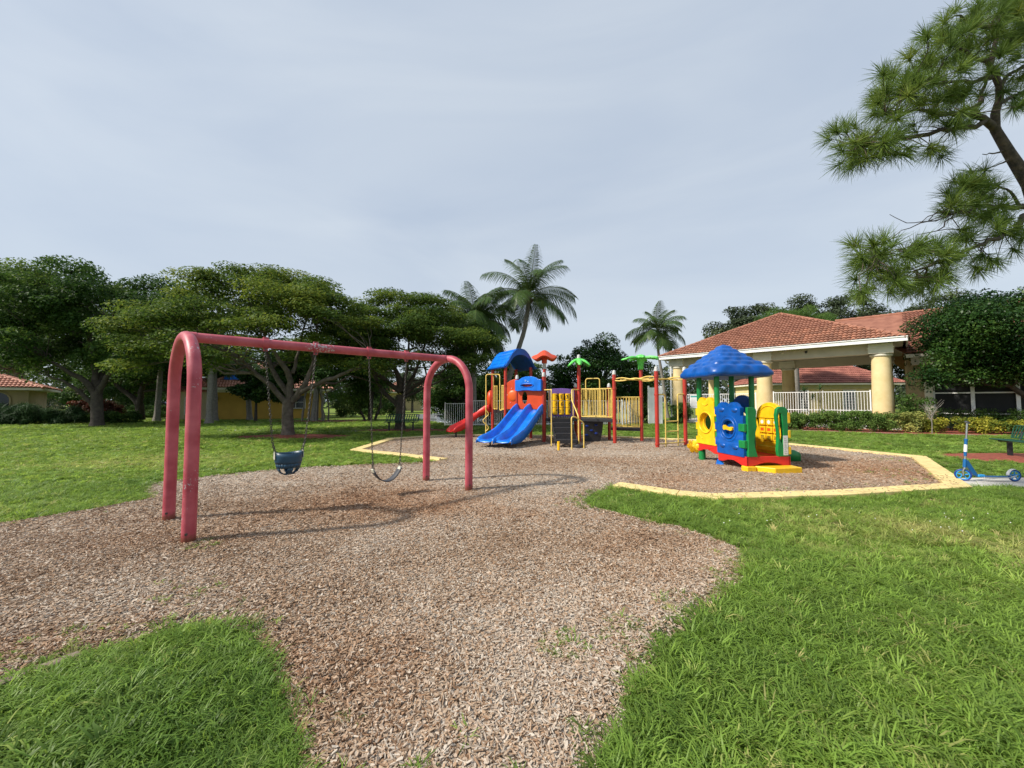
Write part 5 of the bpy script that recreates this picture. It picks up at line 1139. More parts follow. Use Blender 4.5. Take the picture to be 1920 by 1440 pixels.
# ---------------------------------------------------------------- houses on the left
yh = empty('house', (-21.6, 35.2, 0), .5, 'yellow stucco house with a blue tarp on its tiled roof', 'building')
MB().box((-.35, 4, 1.35), (8.5, 8, 2.7)).build('wall', M['wall_yellow'], yh, smooth=0); MB().box((-.35, -.03, 2.5), (8.6, .12, .3)).build('wall_band', M['cream'], yh, smooth=0)
hip_roof(yh, -5.4, 4.7, -.9, 8.9, 2.75, 5.9, M['tile_pink'], (0, 3), 9)
MB().box((-5.9, 3.8, 1.2), (2.6, 6.4, 2.4)).build('wing', M['wall_cream'], yh, smooth=0)
b = MB(); b.add([(-7.6, .2, 2.45), (-4.6, .2, 2.45), (-4.6, 3.4, 3.6), (-7.6, 3.4, 3.6), (-7.6, .2, 2.35), (-4.6, .2, 2.35)], [(0, 1, 2, 3), (4, 5, 1, 0)]); wr = b.build('wing_roof', M['tile_pink'], yh, smooth=0)
tiles_joined('roof_tiles', tile_slots((-7.6, .2, 2.45), (-4.6, .2, 2.45), (-7.6, 3.4, 3.6), (-4.6, 3.4, 3.6)), M['tile_pink'], wr, 4)
window(yh, -6.1, .56, .45, 1.0, 1.3, 2, 4, True); window(yh, 1.6, -.04, .9, 1.6, 1.2, 2, 2)
tb_ = MB(); rg5 = random.Random(3); nx, ny = 12, 5
g_ = [[(-3.9 + 2.7 * i / nx, -.05 + 1.0 * j / ny + .05 * math.sin(i), 2.75 + (-.05 + .9 + 1.0 * j / ny) * .643 + .16 + rg5.uniform(0, .05)) for i in range(nx + 1)] for j in range(ny + 1)]
tb_.loft(g_, closed=False); tb_.build('tarp', M['tarp'], yh, smooth=60, solid=.02)
tb2 = MB(); tb2.lathe([(.1, -.25), (.3, -.2), (.36, .1), (.25, .4), (.05, .5)], (-1.3, .45, 3.85), 10, sx=1.1, sy=.5); tb2.build('tarp', M['tarp'], yh, smooth=60)
b = MB(); b.box((-4.35, -.12, 2.02), (.12, .2, .05)); b.lathe([(.03, 1.55), (.11, 1.65), (.13, 1.92), (.05, 2.02)], (-4.35, -.2, 0), 8); b.build('wall_lantern', M['bark_dark'], yh)
lh = empty('house', (-41.6, 24.6, 0), .78, 'tan house with a pale pink tiled roof and an arched doorway at the far left', 'building')
MB().box((0, 4.5, 1.25), (13.4, 9, 2.5)).build('wall', M['wall_tan'], lh, smooth=0); hip_roof(lh, -7.6, 7.5, -.8, 9.8, 2.6, 4.7, M['tile_pink'], (0, 1), 11)
MB().box((-2.5, -1.2, 1.15), (5.6, 2.6, 2.3)).build('front_wing', M['wall_tan'], lh, smooth=0)
F2 = [(-5.8, -3.0, 2.25), (1.0, -3.0, 2.25), (-5.8, .2, 3.7), (-.9, .2, 3.7)]
b = MB(); b.add([F2[0], F2[1], F2[3], F2[2], (1.0, .2, 2.3)], [(0, 1, 2, 3), (1, 4, 2)]); wr = b.build('wing_roof', M['tile_pink'], lh, smooth=0); tiles_joined('roof_tiles', tile_slots(*F2), M['tile_pink'], wr, 12)
window(lh, -2.0, -2.55, .7, 1.5, 1.1, 2, 2, frame='wall_tan'); window(lh, 3.3, -.04, .6, .9, 1.2, 1, 1, frame='wall_tan'); window(lh, 5.3, -.04, .3, 1.2, 1.4, 1, 1, True, frame='wall_tan')
for i, (x, y, r_, w, lab) in enumerate(((-80, 82, .75, 7, 'distant pink roofed house behind the left trees'), (-71, 92, .6, 7, 'small distant house with a garage beyond the clipped hedges'), (-17.5, 66, .2, 11, 'distant tan house beyond the pond'), (-98, 78, .8, 9, 'distant house with a salmon roof behind the tan house'))):
    hh_ = empty('house', (x, y, 0), r_, lab, 'building'); MB().box((0, 3.5, 1.6), (w, 7, 3.2)).build('wall', M['wall_tan' if i == 2 else 'wall_cream'], hh_, smooth=0)
    hip_roof(hh_, -w / 2 - .8, w / 2 + .8, -.8, 7.8, 3.2, 5.2, M['tile_pink'], (0,), 20 + i)
    for q in (-.25, .25): window(hh_, q * w, -.05, .8, 1.4, 1.2, 2, 2)
# parked dark blue car far left
cr_ = empty('parked_car', (-44.5, 49, 0), .25, 'dark blue car parked beyond the clipped hedges', 'car')
body = [(-2.2, .35), (2.2, .35), (2.25, .75), (2.1, .95), (1.2, 1.02), (.6, 1.5), (-1.5, 1.55), (-2.1, 1.05), (-2.25, .8)]
MB().plate(body, t=1.7, o=(0, 0, 0)).build('body', M['car'], cr_, smooth=30, bevel=.06)
MB().plate([(1.05, 1.03), (.55, 1.43), (-1.4, 1.47), (-1.9, 1.06)], t=1.72).build('side_glass', M['glass'], cr_, smooth=0)
for x in (-1.4, 1.4):
    for s in (-1, 1):
        w_ = MB().tube([(x, s * .86, .33), (x, s * .66, .33)], .33, 18).build('wheel', M['rubber'], cr_); MB().tube([(x, s * .875, .33), (x, s * .86, .33)], .2, 14).build('rim', M['chrome'], w_)
# fountain in the pond
fo = empty('fountain', (-7.6, 40, 0), 0, 'white water fountain spraying up in the pond', 'fountain')
MB().lathe([(.5, .0), (.45, .12), (.2, .2)], (0, 0, 0), 16).build('nozzle', M['black'], fo)
rf_ = random.Random(9); b = MB()
for i in range(420):
    a = rf_.uniform(0, 2 * PI); v = rf_.uniform(.75, 1.0); pts = []
    t0 = rf_.uniform(0, .75); t1 = t0 + rf_.uniform(.12, .3)
    for k in range(4): t = t0 + (t1 - t0) * k / 3; r = 2.0 * v * t; pts.append((r * math.cos(a), r * math.sin(a), .2 + 2.9 * v * t - 2.1 * t * t))
    b.tube(pts, .012, 3, cap=False)
o = b.build('spray', M['spray'], fo); o['kind'] = 'stuff'

# ================================================================ plants
def foliage(name, clumps, n, L, W, m, parent=None, off=(0, 0, 0), seed=0, low=.55, shell=.35, upn=.5, hang=0, tint0=.42, tintv=.16, yellow=0):
    """n leaves spread through the shells of the clumps (x, y, z, rx, ry, rz)"""
    rg = np.random.default_rng(seed); C = np.array(clumps, float); w = (C[:, 3] * C[:, 4] + C[:, 3] * C[:, 5]); w /= w.sum()
    ci = rg.choice(len(C), n, p=w); d = rg.normal(0, 1, (n, 3)); d /= np.linalg.norm(d, axis=1)[:, None]
    flip = (d[:, 2] < 0) & (rg.random(n) > low); d[flip, 2] *= -1
    r = 1 - np.abs(rg.normal(0, shell, n)); r = np.clip(r, .05, 1.12); P = C[ci, :3] + d * C[ci, 3:] * r[:, None]
    nr = d * .6 + rg.normal(0, .55, (n, 3)); nr[:, 2] += upn; nr /= np.linalg.norm(nr, axis=1)[:, None]
    t = rg.normal(0, 1, (n, 3)); t[:, 2] -= hang; t -= nr * np.sum(t * nr, 1)[:, None]; t /= np.linalg.norm(t, axis=1)[:, None]; b = np.cross(nr, t)
    l = L * rg.uniform(.45, 1.4, n)[:, None]; ww = W * rg.uniform(.6, 1.3, n)[:, None]
    V = np.stack([P - t * l / 2, P + b * ww / 2 + nr * ww * .12, P + t * l / 2 - nr * l * .08, P - b * ww / 2 + nr * ww * .12], 1).reshape(-1, 3) - np.array(off)
    F = np.arange(4 * n).reshape(n, 4); ct = rg.normal(0, tintv, len(C))
    tint = tint0 + ct[ci] + rg.normal(0, .12, n); tint = np.where(rg.random(n) < yellow, tint + .4, tint)
    return place(name, np_mesh(name, V, F, m, np.repeat(np.clip(tint, 0, 1), 4)), parent)
def wig(p, q, rg, n=5, amp=.12, sag=0):
    p, q = Vector(p), Vector(q); L = (q - p).length; res = []
    for k in range(n + 1):
        t = k / n; o = Vector((rg.uniform(-1, 1), rg.uniform(-1, 1), rg.uniform(-1, 1))) * (amp * L * .5 * math.sin(PI * t)); res.append(p.lerp(q, t) + o + Vector((0, 0, sag * L * math.sin(PI * t))))
    return res
def tree(name, label, base, trunk, limbs, clumps, leaf, n, L, W, bark='bark', seed=0, group=None, cat='tree', twigs=True, tr=.03, **kw):
    """trunk: [(point, radius)..]; limbs: list of the same; every clump gets a branch from the nearest limb point"""
    rg = random.Random(seed); off = Vector((base[0], base[1], 0)); root = empty(name, off, 0, label, cat, group)
    b = MB(off); b.tube([p for p, r in trunk], [r for p, r in trunk], 12); nodes = [(Vector(trunk[-1][0]), trunk[-1][1])]
    lb = MB(off)
    for l in limbs:
        P = [Vector(p) for p, r in l]; R = [r for p, r in l]; PP, RR = [], []
        for i in range(len(P) - 1):
            q = wig(P[i], P[i + 1], rg, 3, .1); PP += q[:-1]; RR += [R[i] + (R[i + 1] - R[i]) * k / 3 for k in range(3)]
        PP.append(P[-1]); RR.append(R[-1]); lb.tube(PP, RR, 8); nodes += list(zip(PP[1:], RR[1:]))
    if twigs:
        for c in clumps:
            e = Vector(c[:3]) - Vector((0, 0, c[5] * .3)); nd = min(nodes, key=lambda q: (q[0] - e).length + (1.5 if q[0].z > e.z else 0)); r = min(nd[1] * .6, .03 + tr * (nd[0] - e).length)
            w = wig(nd[0], e, rg, 5, .16, .06); lb.tube(w, [r + (.010 - r) * k / 5 for k in range(6)], 5)
    tk = b.build('trunk', M[bark], root, smooth=80)
    if lb.v: o = lb.build('branches', M[bark], tk, smooth=80); o['kind'] = 'stuff'
    foliage('crown', clumps, n, L, W, leaf, root, off, seed, **kw)
    return root
def ell(c, r, n, rr, seed, flat=.7, inner=.5, zmin=-1.0):
    """clumps filling an ellipsoid, most of them near its skin"""
    rg = random.Random(seed); res = []
    while len(res) < n:
        d = Vector((rg.gauss(0, 1), rg.gauss(0, 1), rg.gauss(0, 1))).normalized()
        if d.z < zmin: continue
        q = rg.uniform(inner, .98); k = rg.uniform(.5, 1.45); res.append((c[0] + d.x * r[0] * q, c[1] + d.y * r[1] * q, c[2] + d.z * r[2] * q, rr * k, rr * k, rr * k * flat))
    return res
def umbrella(cx, cy, rx, ry, zt, drop, n, seed, rr=(.6, 1.15), th=.34, under=1.5):
    rg = random.Random(seed); res = []
    for i in range(n):
        q = math.sqrt(rg.random()); a = rg.uniform(0, 2 * PI); k = rg.uniform(*rr); z = zt - drop * q ** 2.2 - rg.random() ** 1.6 * under
        res.append((cx + rx * q * math.cos(a), cy + ry * q * math.sin(a), z, k, k, th * k * rg.uniform(.7, 1.2)))
    return res
A3 = lambda u, v, Y, r: (at(u, v, Y), r)
# spreading olive-leaved tree behind the swings
cl = umbrella(-11.5, 17.9, 5.5, 4.3, 7.65, 3.1, 165, 31, under=2.3, th=.42) + [(-16.4 + .5 * i, 16.8 + .25 * (i % 3), 5.4 - .45 * (i % 4), .8, .8, .24) for i in range(5)] + [(-7.0 + .25 * i, 16.9, 4.5 + .2 * i, .75, .75, .22) for i in range(4)]
tree('spreading_tree', 'wide spreading olive-green tree behind the swing frame', (-10.03, 17.3), [((-10.03, 17.3, -.1), .33), ((-10.03, 17.3, .25), .25), ((-10.08, 17.3, 1.0), .22), A3(541, 748, 17.3, .23)],
     [[A3(534, 752, 17.3, .13), A3(508, 722, 17.0, .11), A3(478, 700, 16.6, .09), A3(450, 672, 16.3, .06), A3(400, 632, 16.2, .03)], [A3(541, 750, 17.3, .16), A3(545, 715, 17.4, .13), A3(536, 692, 17.3, .12), A3(518, 666, 17.0, .08), A3(495, 625, 16.6, .04)],
      [A3(548, 700, 17.4, .09), A3(560, 660, 17.8, .06), A3(575, 600, 18.2, .03)], [A3(548, 752, 17.3, .15), A3(572, 722, 17.2, .12), A3(585, 690, 17.5, .09), A3(590, 650, 18, .05), A3(600, 590, 18.4, .03)],
      [A3(560, 738, 17.3, .11), A3(600, 718, 16.9, .10), A3(640, 702, 16.6, .08), A3(668, 690, 16.5, .06), A3(695, 664, 16.5, .03)], [A3(541, 740, 17.4, .13), A3(500, 660, 19, .08), A3(470, 600, 20, .04)]],
     cl, LF['olive'], 92000, .135, .07, seed=31, low=.4, shell=.4, upn=1.1, yellow=.10, tint0=.46)
# second spreading tree with the bench under it
cl = umbrella(-5.9, 21.4, 5.0, 3.9, 7.45, 2.7, 140, 41, under=2.3, th=.42) + [(-2.9 + .3 * i, 20.4, 4.2 - .15 * i, .8, .8, .26) for i in range(4)]
tree('spreading_tree', 'wide spreading dark tree above the bench right of the swings', (-6.03, 20.8), [((-6.03, 20.8, -.1), .36), ((-6.03, 20.8, .3), .27), A3(752, 740, 20.8, .25)],
     [[A3(748, 764, 20.8, .13), A3(722, 738, 20.6, .11), A3(704, 708, 20.4, .10), A3(684, 672, 20.2, .05)], [A3(750, 735, 20.8, .14), A3(722, 712, 20.6, .12), A3(692, 694, 20.3, .08), A3(660, 668, 20, .05)],
      [A3(752, 735, 20.8, .17), A3(745, 700, 20.9, .12), A3(725, 672, 21, .08), A3(705, 630, 21.3, .04)], [A3(756, 735, 20.8, .14), A3(775, 706, 21, .10), A3(785, 680, 21.2, .07), A3(800, 630, 21.6, .04)],
      [A3(756, 742, 20.8, .12), A3(790, 716, 20.6, .09), A3(825, 700, 20.5, .06), A3(865, 672, 20.5, .03)], [A3(756, 748, 20.8, .08), A3(790, 730, 20.4, .06), A3(830, 712, 20.2, .03)], [A3(753, 735, 20.9, .13), A3(765, 680, 22, .08), A3(770, 620, 23, .04)]],
     cl, LF['olive'], 78000, .14, .072, 'bark_dark', seed=41, low=.4, shell=.4, upn=1.1, yellow=.05, tint0=.34)
# big dark trees at the left
cl = ell((-27.6, 25.0, 6.5), (6.6, 4.8, 4.1), 125, 1.15, 51, .6, .5, -.85)
tree('shade_tree', 'large dense dark green tree at the left with forked grey trunk', (-25.7, 23.9), [((-25.7, 23.9, -.1), .42), ((-25.68, 23.9, .35), .31), A3(181, 735, 23.9, .27)],
     [[A3(180, 740, 23.9, .2), A3(160, 715, 23.6, .16), A3(125, 695, 23.2, .11), A3(85, 672, 22.8, .06)], [A3(181, 737, 23.9, .22), A3(180, 700, 24, .16), A3(170, 650, 24.2, .1), A3(165, 590, 24.5, .05)], [A3(184, 737, 23.9, .18), A3(200, 705, 23.8, .13), A3(230, 680, 23.6, .08), A3(255, 650, 23.5, .05)],
      [A3(176, 765, 23.9, .14), A3(150, 735, 23.4, .11), A3(120, 715, 23, .07), A3(90, 705, 22.6, .04)], [A3(182, 725, 23.9, .16), A3(195, 660, 25, .1), A3(210, 600, 26, .05)]],
     cl, LF['dark'], 90000, .19, .105, 'bark_dark', seed=51, low=.5, shell=.4, yellow=.04)
tree('shade_tree', 'dark leafy tree cut off by the left edge of the photo', (-49, 38), [((-49, 38, -.1), .5), ((-48.8, 38, 4.4), .34)], [], ell((-49, 38, 9.0), (8.6, 5.2, 5.9), 110, 1.6, 52, .6, .5, -.8), LF['dark'], 46000, .24, .13, seed=52, low=.5, shell=.4)
tree('shade_tree', 'dark tree with a Y shaped trunk behind the large left tree', (-31.85, 33), [((-31.85, 33, -.1), .42), ((-31.8, 33, .4), .3), A3(261, 758, 33, .3)],
     [[A3(260, 760, 33, .22), A3(245, 742, 33, .2), A3(215, 718, 33, .13), A3(185, 700, 33, .08)], [A3(262, 760, 33, .24), A3(264, 735, 33, .2), A3(275, 700, 33, .12)]], ell((-30.2, 33.5, 5.6), (7.2, 4, 3.7), 95, 1.3, 53, .6, .5, -.9), LF['dark'], 52000, .24, .13, 'bark_dark', seed=53, low=.5, shell=.4, yellow=.03)
# trees further back on the left
tree('fig_tree', 'dark fig tree on many pale aerial root stems beside the yellow house', (-15.4, 30), [((-15.4, 30, -.1), .3), ((-15.3, 30, 1.6), .22), ((-15.2, 30, 3.2), .16)],
     [[((-15.4 + dx, 30 + dy, 0), .07), ((-15.4 + dx * .9 + .05, 30 + dy, 1.6), .055), ((-15.4 + dx * .5, 30 + dy, 3.4), .04)] for dx, dy in ((-.75, -.3), (-.5, .2), (.35, -.3), (.55, .1), (.85, -.2), (1.0, .2), (-1.0, .1))],
     ell((-15.0, 30.3, 4.5), (4.6, 2.8, 2.4), 60, 1.0, 61, .6, .45, -.7), LF['dark'], 30000, .22, .12, 'palm_bark', seed=61)
tree('drooping_tree', 'dark drooping evergreen left of the bench and pond', (-11.6, 31.5), [((-11.6, 31.5, -.1), .2), ((-11.5, 31.5, 2.4), .15)], [[((-11.2, 31.5, 0), .12), ((-10.8, 31.4, 1.0), .1), ((-10.6, 31.3, 2.2), .06)], [((-12.0, 31.5, 0), .1), ((-12.5, 31.4, 1.2), .08)]],
     ell((-11.7, 31.5, 3.3), (2.2, 1.8, 2.6), 40, .85, 62, 1.0, .4, -.85), LF['dark'], 17000, .34, .06, 'bark_dark', seed=62, hang=1.6)
tree('broadleaf_shrub', 'dark large-leaved shrub in front of the yellow house', (-19.6, 29.5), [((-19.6, 29.5, -.1), .12), ((-19.6, 29.5, 1.5), .08)], [], ell((-19.0, 29.5, 2.6), (2.7, 1.5, 1.9), 40, .65, 63, .7, .3, -.7), LF['glossy'], 12000, .26, .14, 'bark_dark', seed=63)
for i, (x, y, z, r, h, l) in enumerate(((-20.5, 52, 4, (4, 2.5, 3.5), 9000, 'hedge'), (-26, 50, 4, (4, 2.5, 3.6), 9000, 'dark'), (-14.5, 56, 3.5, (3, 2.5, 3.2), 7000, 'grey'), (-30.5, 43, 3, (3, 2, 2.6), 6000, 'hedge'), (-42.5, 44, 3.6, (4.5, 2.5, 3.4), 12000, 'dark'), (-48, 50, 4, (5, 2.5, 3.8), 12000, 'hedge'), (-54.5, 49, 3.6, (4.5, 2.5, 3.5), 12000, 'dark'), (-37.5, 50, 4.4, (4.0, 2.5, 3.8), 10000, 'dark'), (-8.2, 62, 2.6, (3, 2.5, 2.4), 5000, 'hedge'))):
    tree('garden_tree', ('bright green garden tree beyond the fig tree', 'dark garden tree beyond the yellow house', 'grey-green tree beside the distant tan house', 'light green tree between the left trunks', 'dark tree behind the light green two-tier hedge', 'mid green tree behind the red-brown hedge', 'dark tree behind the right end of the tan house', 'dark tree behind the orange croton bush', 'small green tree beyond the pond')[i], (x, y), [((x, y, -.1), .2), ((x, y, z - 1), .14)], [], ell((x, y, z), r, 30, 1.0, 70 + i, .7, .4, -.8), LF[l], h, .26, .15, seed=70 + i)
# dense trees behind the play structure
tree('bushy_tree', 'dense round dark green tree right behind the play structure', (5.7, 27.4), [((5.7, 27.4, -.1), .25), ((5.7, 27.4, 1.8), .2)], [], ell((5.6, 27.6, 3.1), (2.9, 2.0, 2.9), 60, .75, 81, .8, .55, -.95) + ell((3.1, 28, 2.5), (1.5, 1.4, 2.6), 20, .65, 82, .8, .4), LF['glossy'], 32000, .17, .10, 'bark_dark', seed=81, yellow=.05, shell=.4)
tree('bushy_tree', 'smaller dark bushy tree left of the pavilion gate', (8.6, 27.8), [((8.6, 27.8, -.1), .18), ((8.6, 27.8, 1.5), .14)], [], ell((8.6, 27.9, 2.5), (1.5, 1.4, 2.4), 30, .6, 83, .8, .4), LF['dark'], 13000, .17, .10, 'bark_dark', seed=83)
tree('bushy_tree', 'dark green bushy tree behind the fence above the red slide', (-3.7, 27.6), [((-3.7, 27.6, -.1), .22), ((-3.7, 27.6, 1.5), .18)], [], ell((-3.4, 27.8, 2.1), (2.9, 1.4, 2.2), 46, .75, 84, .8, .5, -.95), LF['dark'], 24000, .18, .10, 'bark_dark', seed=84)
tree('bushy_tree', 'dark green shrub tree filling the gap behind the tower roof', (.6, 30), [((.6, 30, -.1), .2), ((.6, 30, 1.5), .16)], [], ell((.4, 30, 2.3), (2.6, 1.6, 2.6), 40, .8, 85, .8, .5, -.95), LF['dark'], 16000, .2, .12, 'bark_dark', seed=85)
# trees behind the pavilion
for i, (c, r, n, k, lab) in enumerate((((31.5, 49, 8.6), (6.8, 3.2, 5.4), 52000, 110, 'grey-green oak rising left of the pavilion roof peak'), ((44, 52, 9.4), (10.5, 3.8, 7.0), 76000, 150, 'broad grey-green oak behind the valley of the red roofs'), ((57, 50, 8.6), (8.5, 3.5, 7.0), 52000, 110, 'grey-green oak behind the right-hand red roof'))):
    tree('oak_tree', lab, (c[0], c[1]), [((c[0], c[1], -.1), .4), ((c[0], c[1], c[2] - 1), .3)], [], ell(c, r, k, 1.35, 90 + i, .7, .45, -.8), LF['grey'], n, .30, .17, 'bark_dark', seed=90 + i, shell=.5, group='oaks behind the pavilion')
tree('feathery_tree', 'feathery bright green tree above the pavilion roof with a grey trunk seen through it', (28.1, 38), [((28.1, 38, -.1), .32), ((28.1, 38, 5), .28), ((28.4, 38, 8.0), .2)], [], ell((28.4, 38, 8.6), (3.6, 2.4, 2.8), 60, .9, 104, .9, .4, -.7), LF['hedge'], 26000, .5, .035, 'palm_bark', seed=104, hang=1.3, upn=.2, tint0=.55)
tree('bushy_tree', 'large dense dark green tree hiding the clubhouse at the right edge', (26.7, 19.6), [((26.7, 19.6, -.1), .24), ((26.7, 19.6, 1.4), .2), ((26.6, 19.7, 3), .16)], [[((26.7, 19.6, 1.2), .14), ((28.0, 19.7, 2.6), .1)], [((26.7, 19.6, 1.2), .14), ((25.0, 19.8, 3.0), .1)]],
     ell((26.1, 19.9, 4.75), (4.5, 2.9, 2.65), 110, .9, 95, .75, .5, -.9) + [(21.2, 19.7, 2.7, .8, .75, .7), (22.0, 19.7, 3.3, .9, .8, .8), (21.9, 19.6, 2.6, .75, .75, .5), (23.4, 19.5, 2.75, .85, .75, .5), (24.8, 19.4, 2.7, .85, .75, .5), (26.2, 19.4, 2.7, .85, .75, .5), (27.5, 19.2, 2.8, .9, .8, .6), (22.6, 19.8, 4.0, .9, .8, .8)], LF['glossy'], 78000, .14, .085, 'bark_dark', seed=95, yellow=.04, shell=.4)

# palms: every frond an object of its own
def frond_mesh(L, e0, bend_, nl, ll, seed, wd=.035, droop=.55):
    rg = random.Random(seed); P = []; x = z = 0; n = 22; st = L / n; A = []
    for k in range(n + 1):
        a = e0 - bend_ * (k / n) ** 1.4; P.append((x, z)); A.append(a); x += math.cos(a) * st; z += math.sin(a) * st
    V = []; F = []; T = []
    rach = MB().tube([(p[0], 0, p[1]) for p in P], [.035 * (1 - .85 * k / n) for k in range(n + 1)], 4); V += rach.v
    quads = [f for f in rach.f if len(f) == 4 and True]; F += quads; T += [.75] * len(rach.v)
    for i in range(nl):
        t = .12 + .87 * i / nl; k = t * n; i0 = min(n - 1, int(k)); f = k - i0
        px, pz, a = P[i0][0] * (1 - f) + P[i0 + 1][0] * f, P[i0][1] * (1 - f) + P[i0 + 1][1] * f, A[i0]
        l = ll * (.35 + .65 * math.sin(PI * min(1, .18 + t * .85))) * rg.uniform(.85, 1.1)
        for s in (-1, 1):
            fw = .55 + .5 * t; d = Vector((math.cos(a) * fw, s * 1.0, math.sin(a) * fw + rg.uniform(-.1, .15))).normalized(); up = Vector((-math.sin(a), 0, math.cos(a))); c0 = Vector((px, 0, pz)); n0 = len(V); tn = rg.uniform(.25, .6)
            w = d.cross(up).normalized() * wd / 2
            for q, ww in ((0, .6), (.45, 1.0), (.8, .7), (1, .1)):
                c = c0 + d * (l * q) - Vector((0, 0, droop * l * q * q)); V += [tuple(c - w * ww), tuple(c + w * ww)]; T += [tn, tn]
            F += [(n0, n0 + 1, n0 + 3, n0 + 2), (n0 + 2, n0 + 3, n0 + 5, n0 + 4), (n0 + 4, n0 + 5, n0 + 7, n0 + 6)]
    return np_mesh('frond', V, np.array(F), LF['palm'], T)
def palm(name, label, trunk, r0, r1, L, nf, seed, up=(1.25, -.5), nl=46, ll=.75, wd=.04, group=None, nuts=False, droop=.6, bnd=1.5):
    rg = random.Random(seed); base = trunk[0]; off = Vector((base[0], base[1], 0)); root = empty(name, off, 0, label, 'palm tree', group)
    P = []
    for i in range(len(trunk) - 1):
        for k in range(6): P.append(Vector(trunk[i]).lerp(Vector(trunk[i + 1]), k / 6))
    P.append(Vector(trunk[-1])); m = len(P)
    for _ in range(2): P = [P[0]] + [(P[i - 1] + P[i] * 2 + P[i + 1]) / 4 for i in range(1, m - 1)] + [P[-1]]
    MB(off).tube(P, [(r0 + (r1 - r0) * k / m) * (1.05 if k % 2 else .98) * (1.5 if k == 0 else 1) for k in range(m)], 10).build('trunk', M['palm_bark'], root, smooth=80)
    kinds = [frond_mesh(L * f, e, bnd * b_, nl, ll, seed + i, wd, droop) for i, (e, b_, f) in enumerate(((1.35, .75, .95), (1.0, 1.0, 1.0), (.65, 1.05, 1.0), (.25, 1.0, .95), (-.2, .75, .85)))]
    top = P[-1] - off
    for k in range(nf):
        e = k / nf; i = min(4, int(e * 5)); az = k * 2.39996 + rg.uniform(-.25, .25)
        place('frond', kinds[i], root, top + Vector((0, 0, .12 * (1 - e))), (rg.uniform(-.25, .25), rg.uniform(-.12, .12), az)).scale = (rg.uniform(.88, 1.08),) * 3
    b = MB(off); b.lathe([(r1 * 1.1, -.35), (r1 * 1.9, -.1), (r1 * 1.5, .15), (.02, .3)], P[-1], 10); b.build('crownshaft', M['palm_bark'], root, smooth=60)
    if nuts:
        for k in range(7): MB(off).lathe([(.02, -.12), (.09, -.06), (.1, .03), (.03, .12)], P[-1] + Vector((.28 * math.cos(k * .9), .28 * math.sin(k * .9), -.28 - .06 * (k % 3))), 8).build('coconut', M['light_orange' if k == 2 else 'old_wood'], root, smooth=60)
    return root
palm('coconut_palm', 'tallest coconut palm with a curved leaning trunk', [at(945, 764, 27)[:2] + (0,), at(950, 725, 27), at(966, 672, 27), at(983, 622, 27), at(990, 578, 27), at(991, 556, 27)], .2, .12, 4.05, 20, 101, nuts=True, ll=1.15, nl=58, wd=.046, droop=.75)
palm('coconut_palm', 'bushy palm with hanging fronds left of the tallest palm', [at(888, 764, 25)[:2] + (0,), at(888, 690, 25), at(891, 606, 25)], .2, .14, 3.3, 30, 102, ll=1.1, nl=58, wd=.046, bnd=1.75, droop=.8)
palm('coconut_palm', 'slender palm beside the left corner of the pavilion roof', [at(1252, 790, 37)[:2] + (0,), at(1244, 720, 37), at(1234, 660, 37), at(1233, 622, 37)], .16, .1, 3.2, 18, 103, ll=1.1, nl=50, wd=.05, droop=.75)
for i, (u, v, Y, tu, tv, lab) in enumerate(((394, 795, 26.5, 397, 655, 'grey straight palm trunk rising into the spreading tree left of the blue tarp'), (405, 788, 30, 402, 680, 'second slim palm trunk just behind the first one by the yellow house'), (470, 789, 31, 462, 690, 'leaning palm trunk in front of the yellow wall'), (296, 788, 30, 304, 660, 'dark palm trunk just left of the swing arch'))):
    bx, by = gp(u, v); by = Y; bx = (u - 960) / FOC * Y; t_ = at(tu, tv, Y)
    palm('garden_palm', lab, [(bx, by, 0), (bx + (t_[0] - bx) * .5, by, t_[2] * .5), t_], .2, .14, 2.0, 12, 110 + i, ll=.6, nl=26, wd=.05)

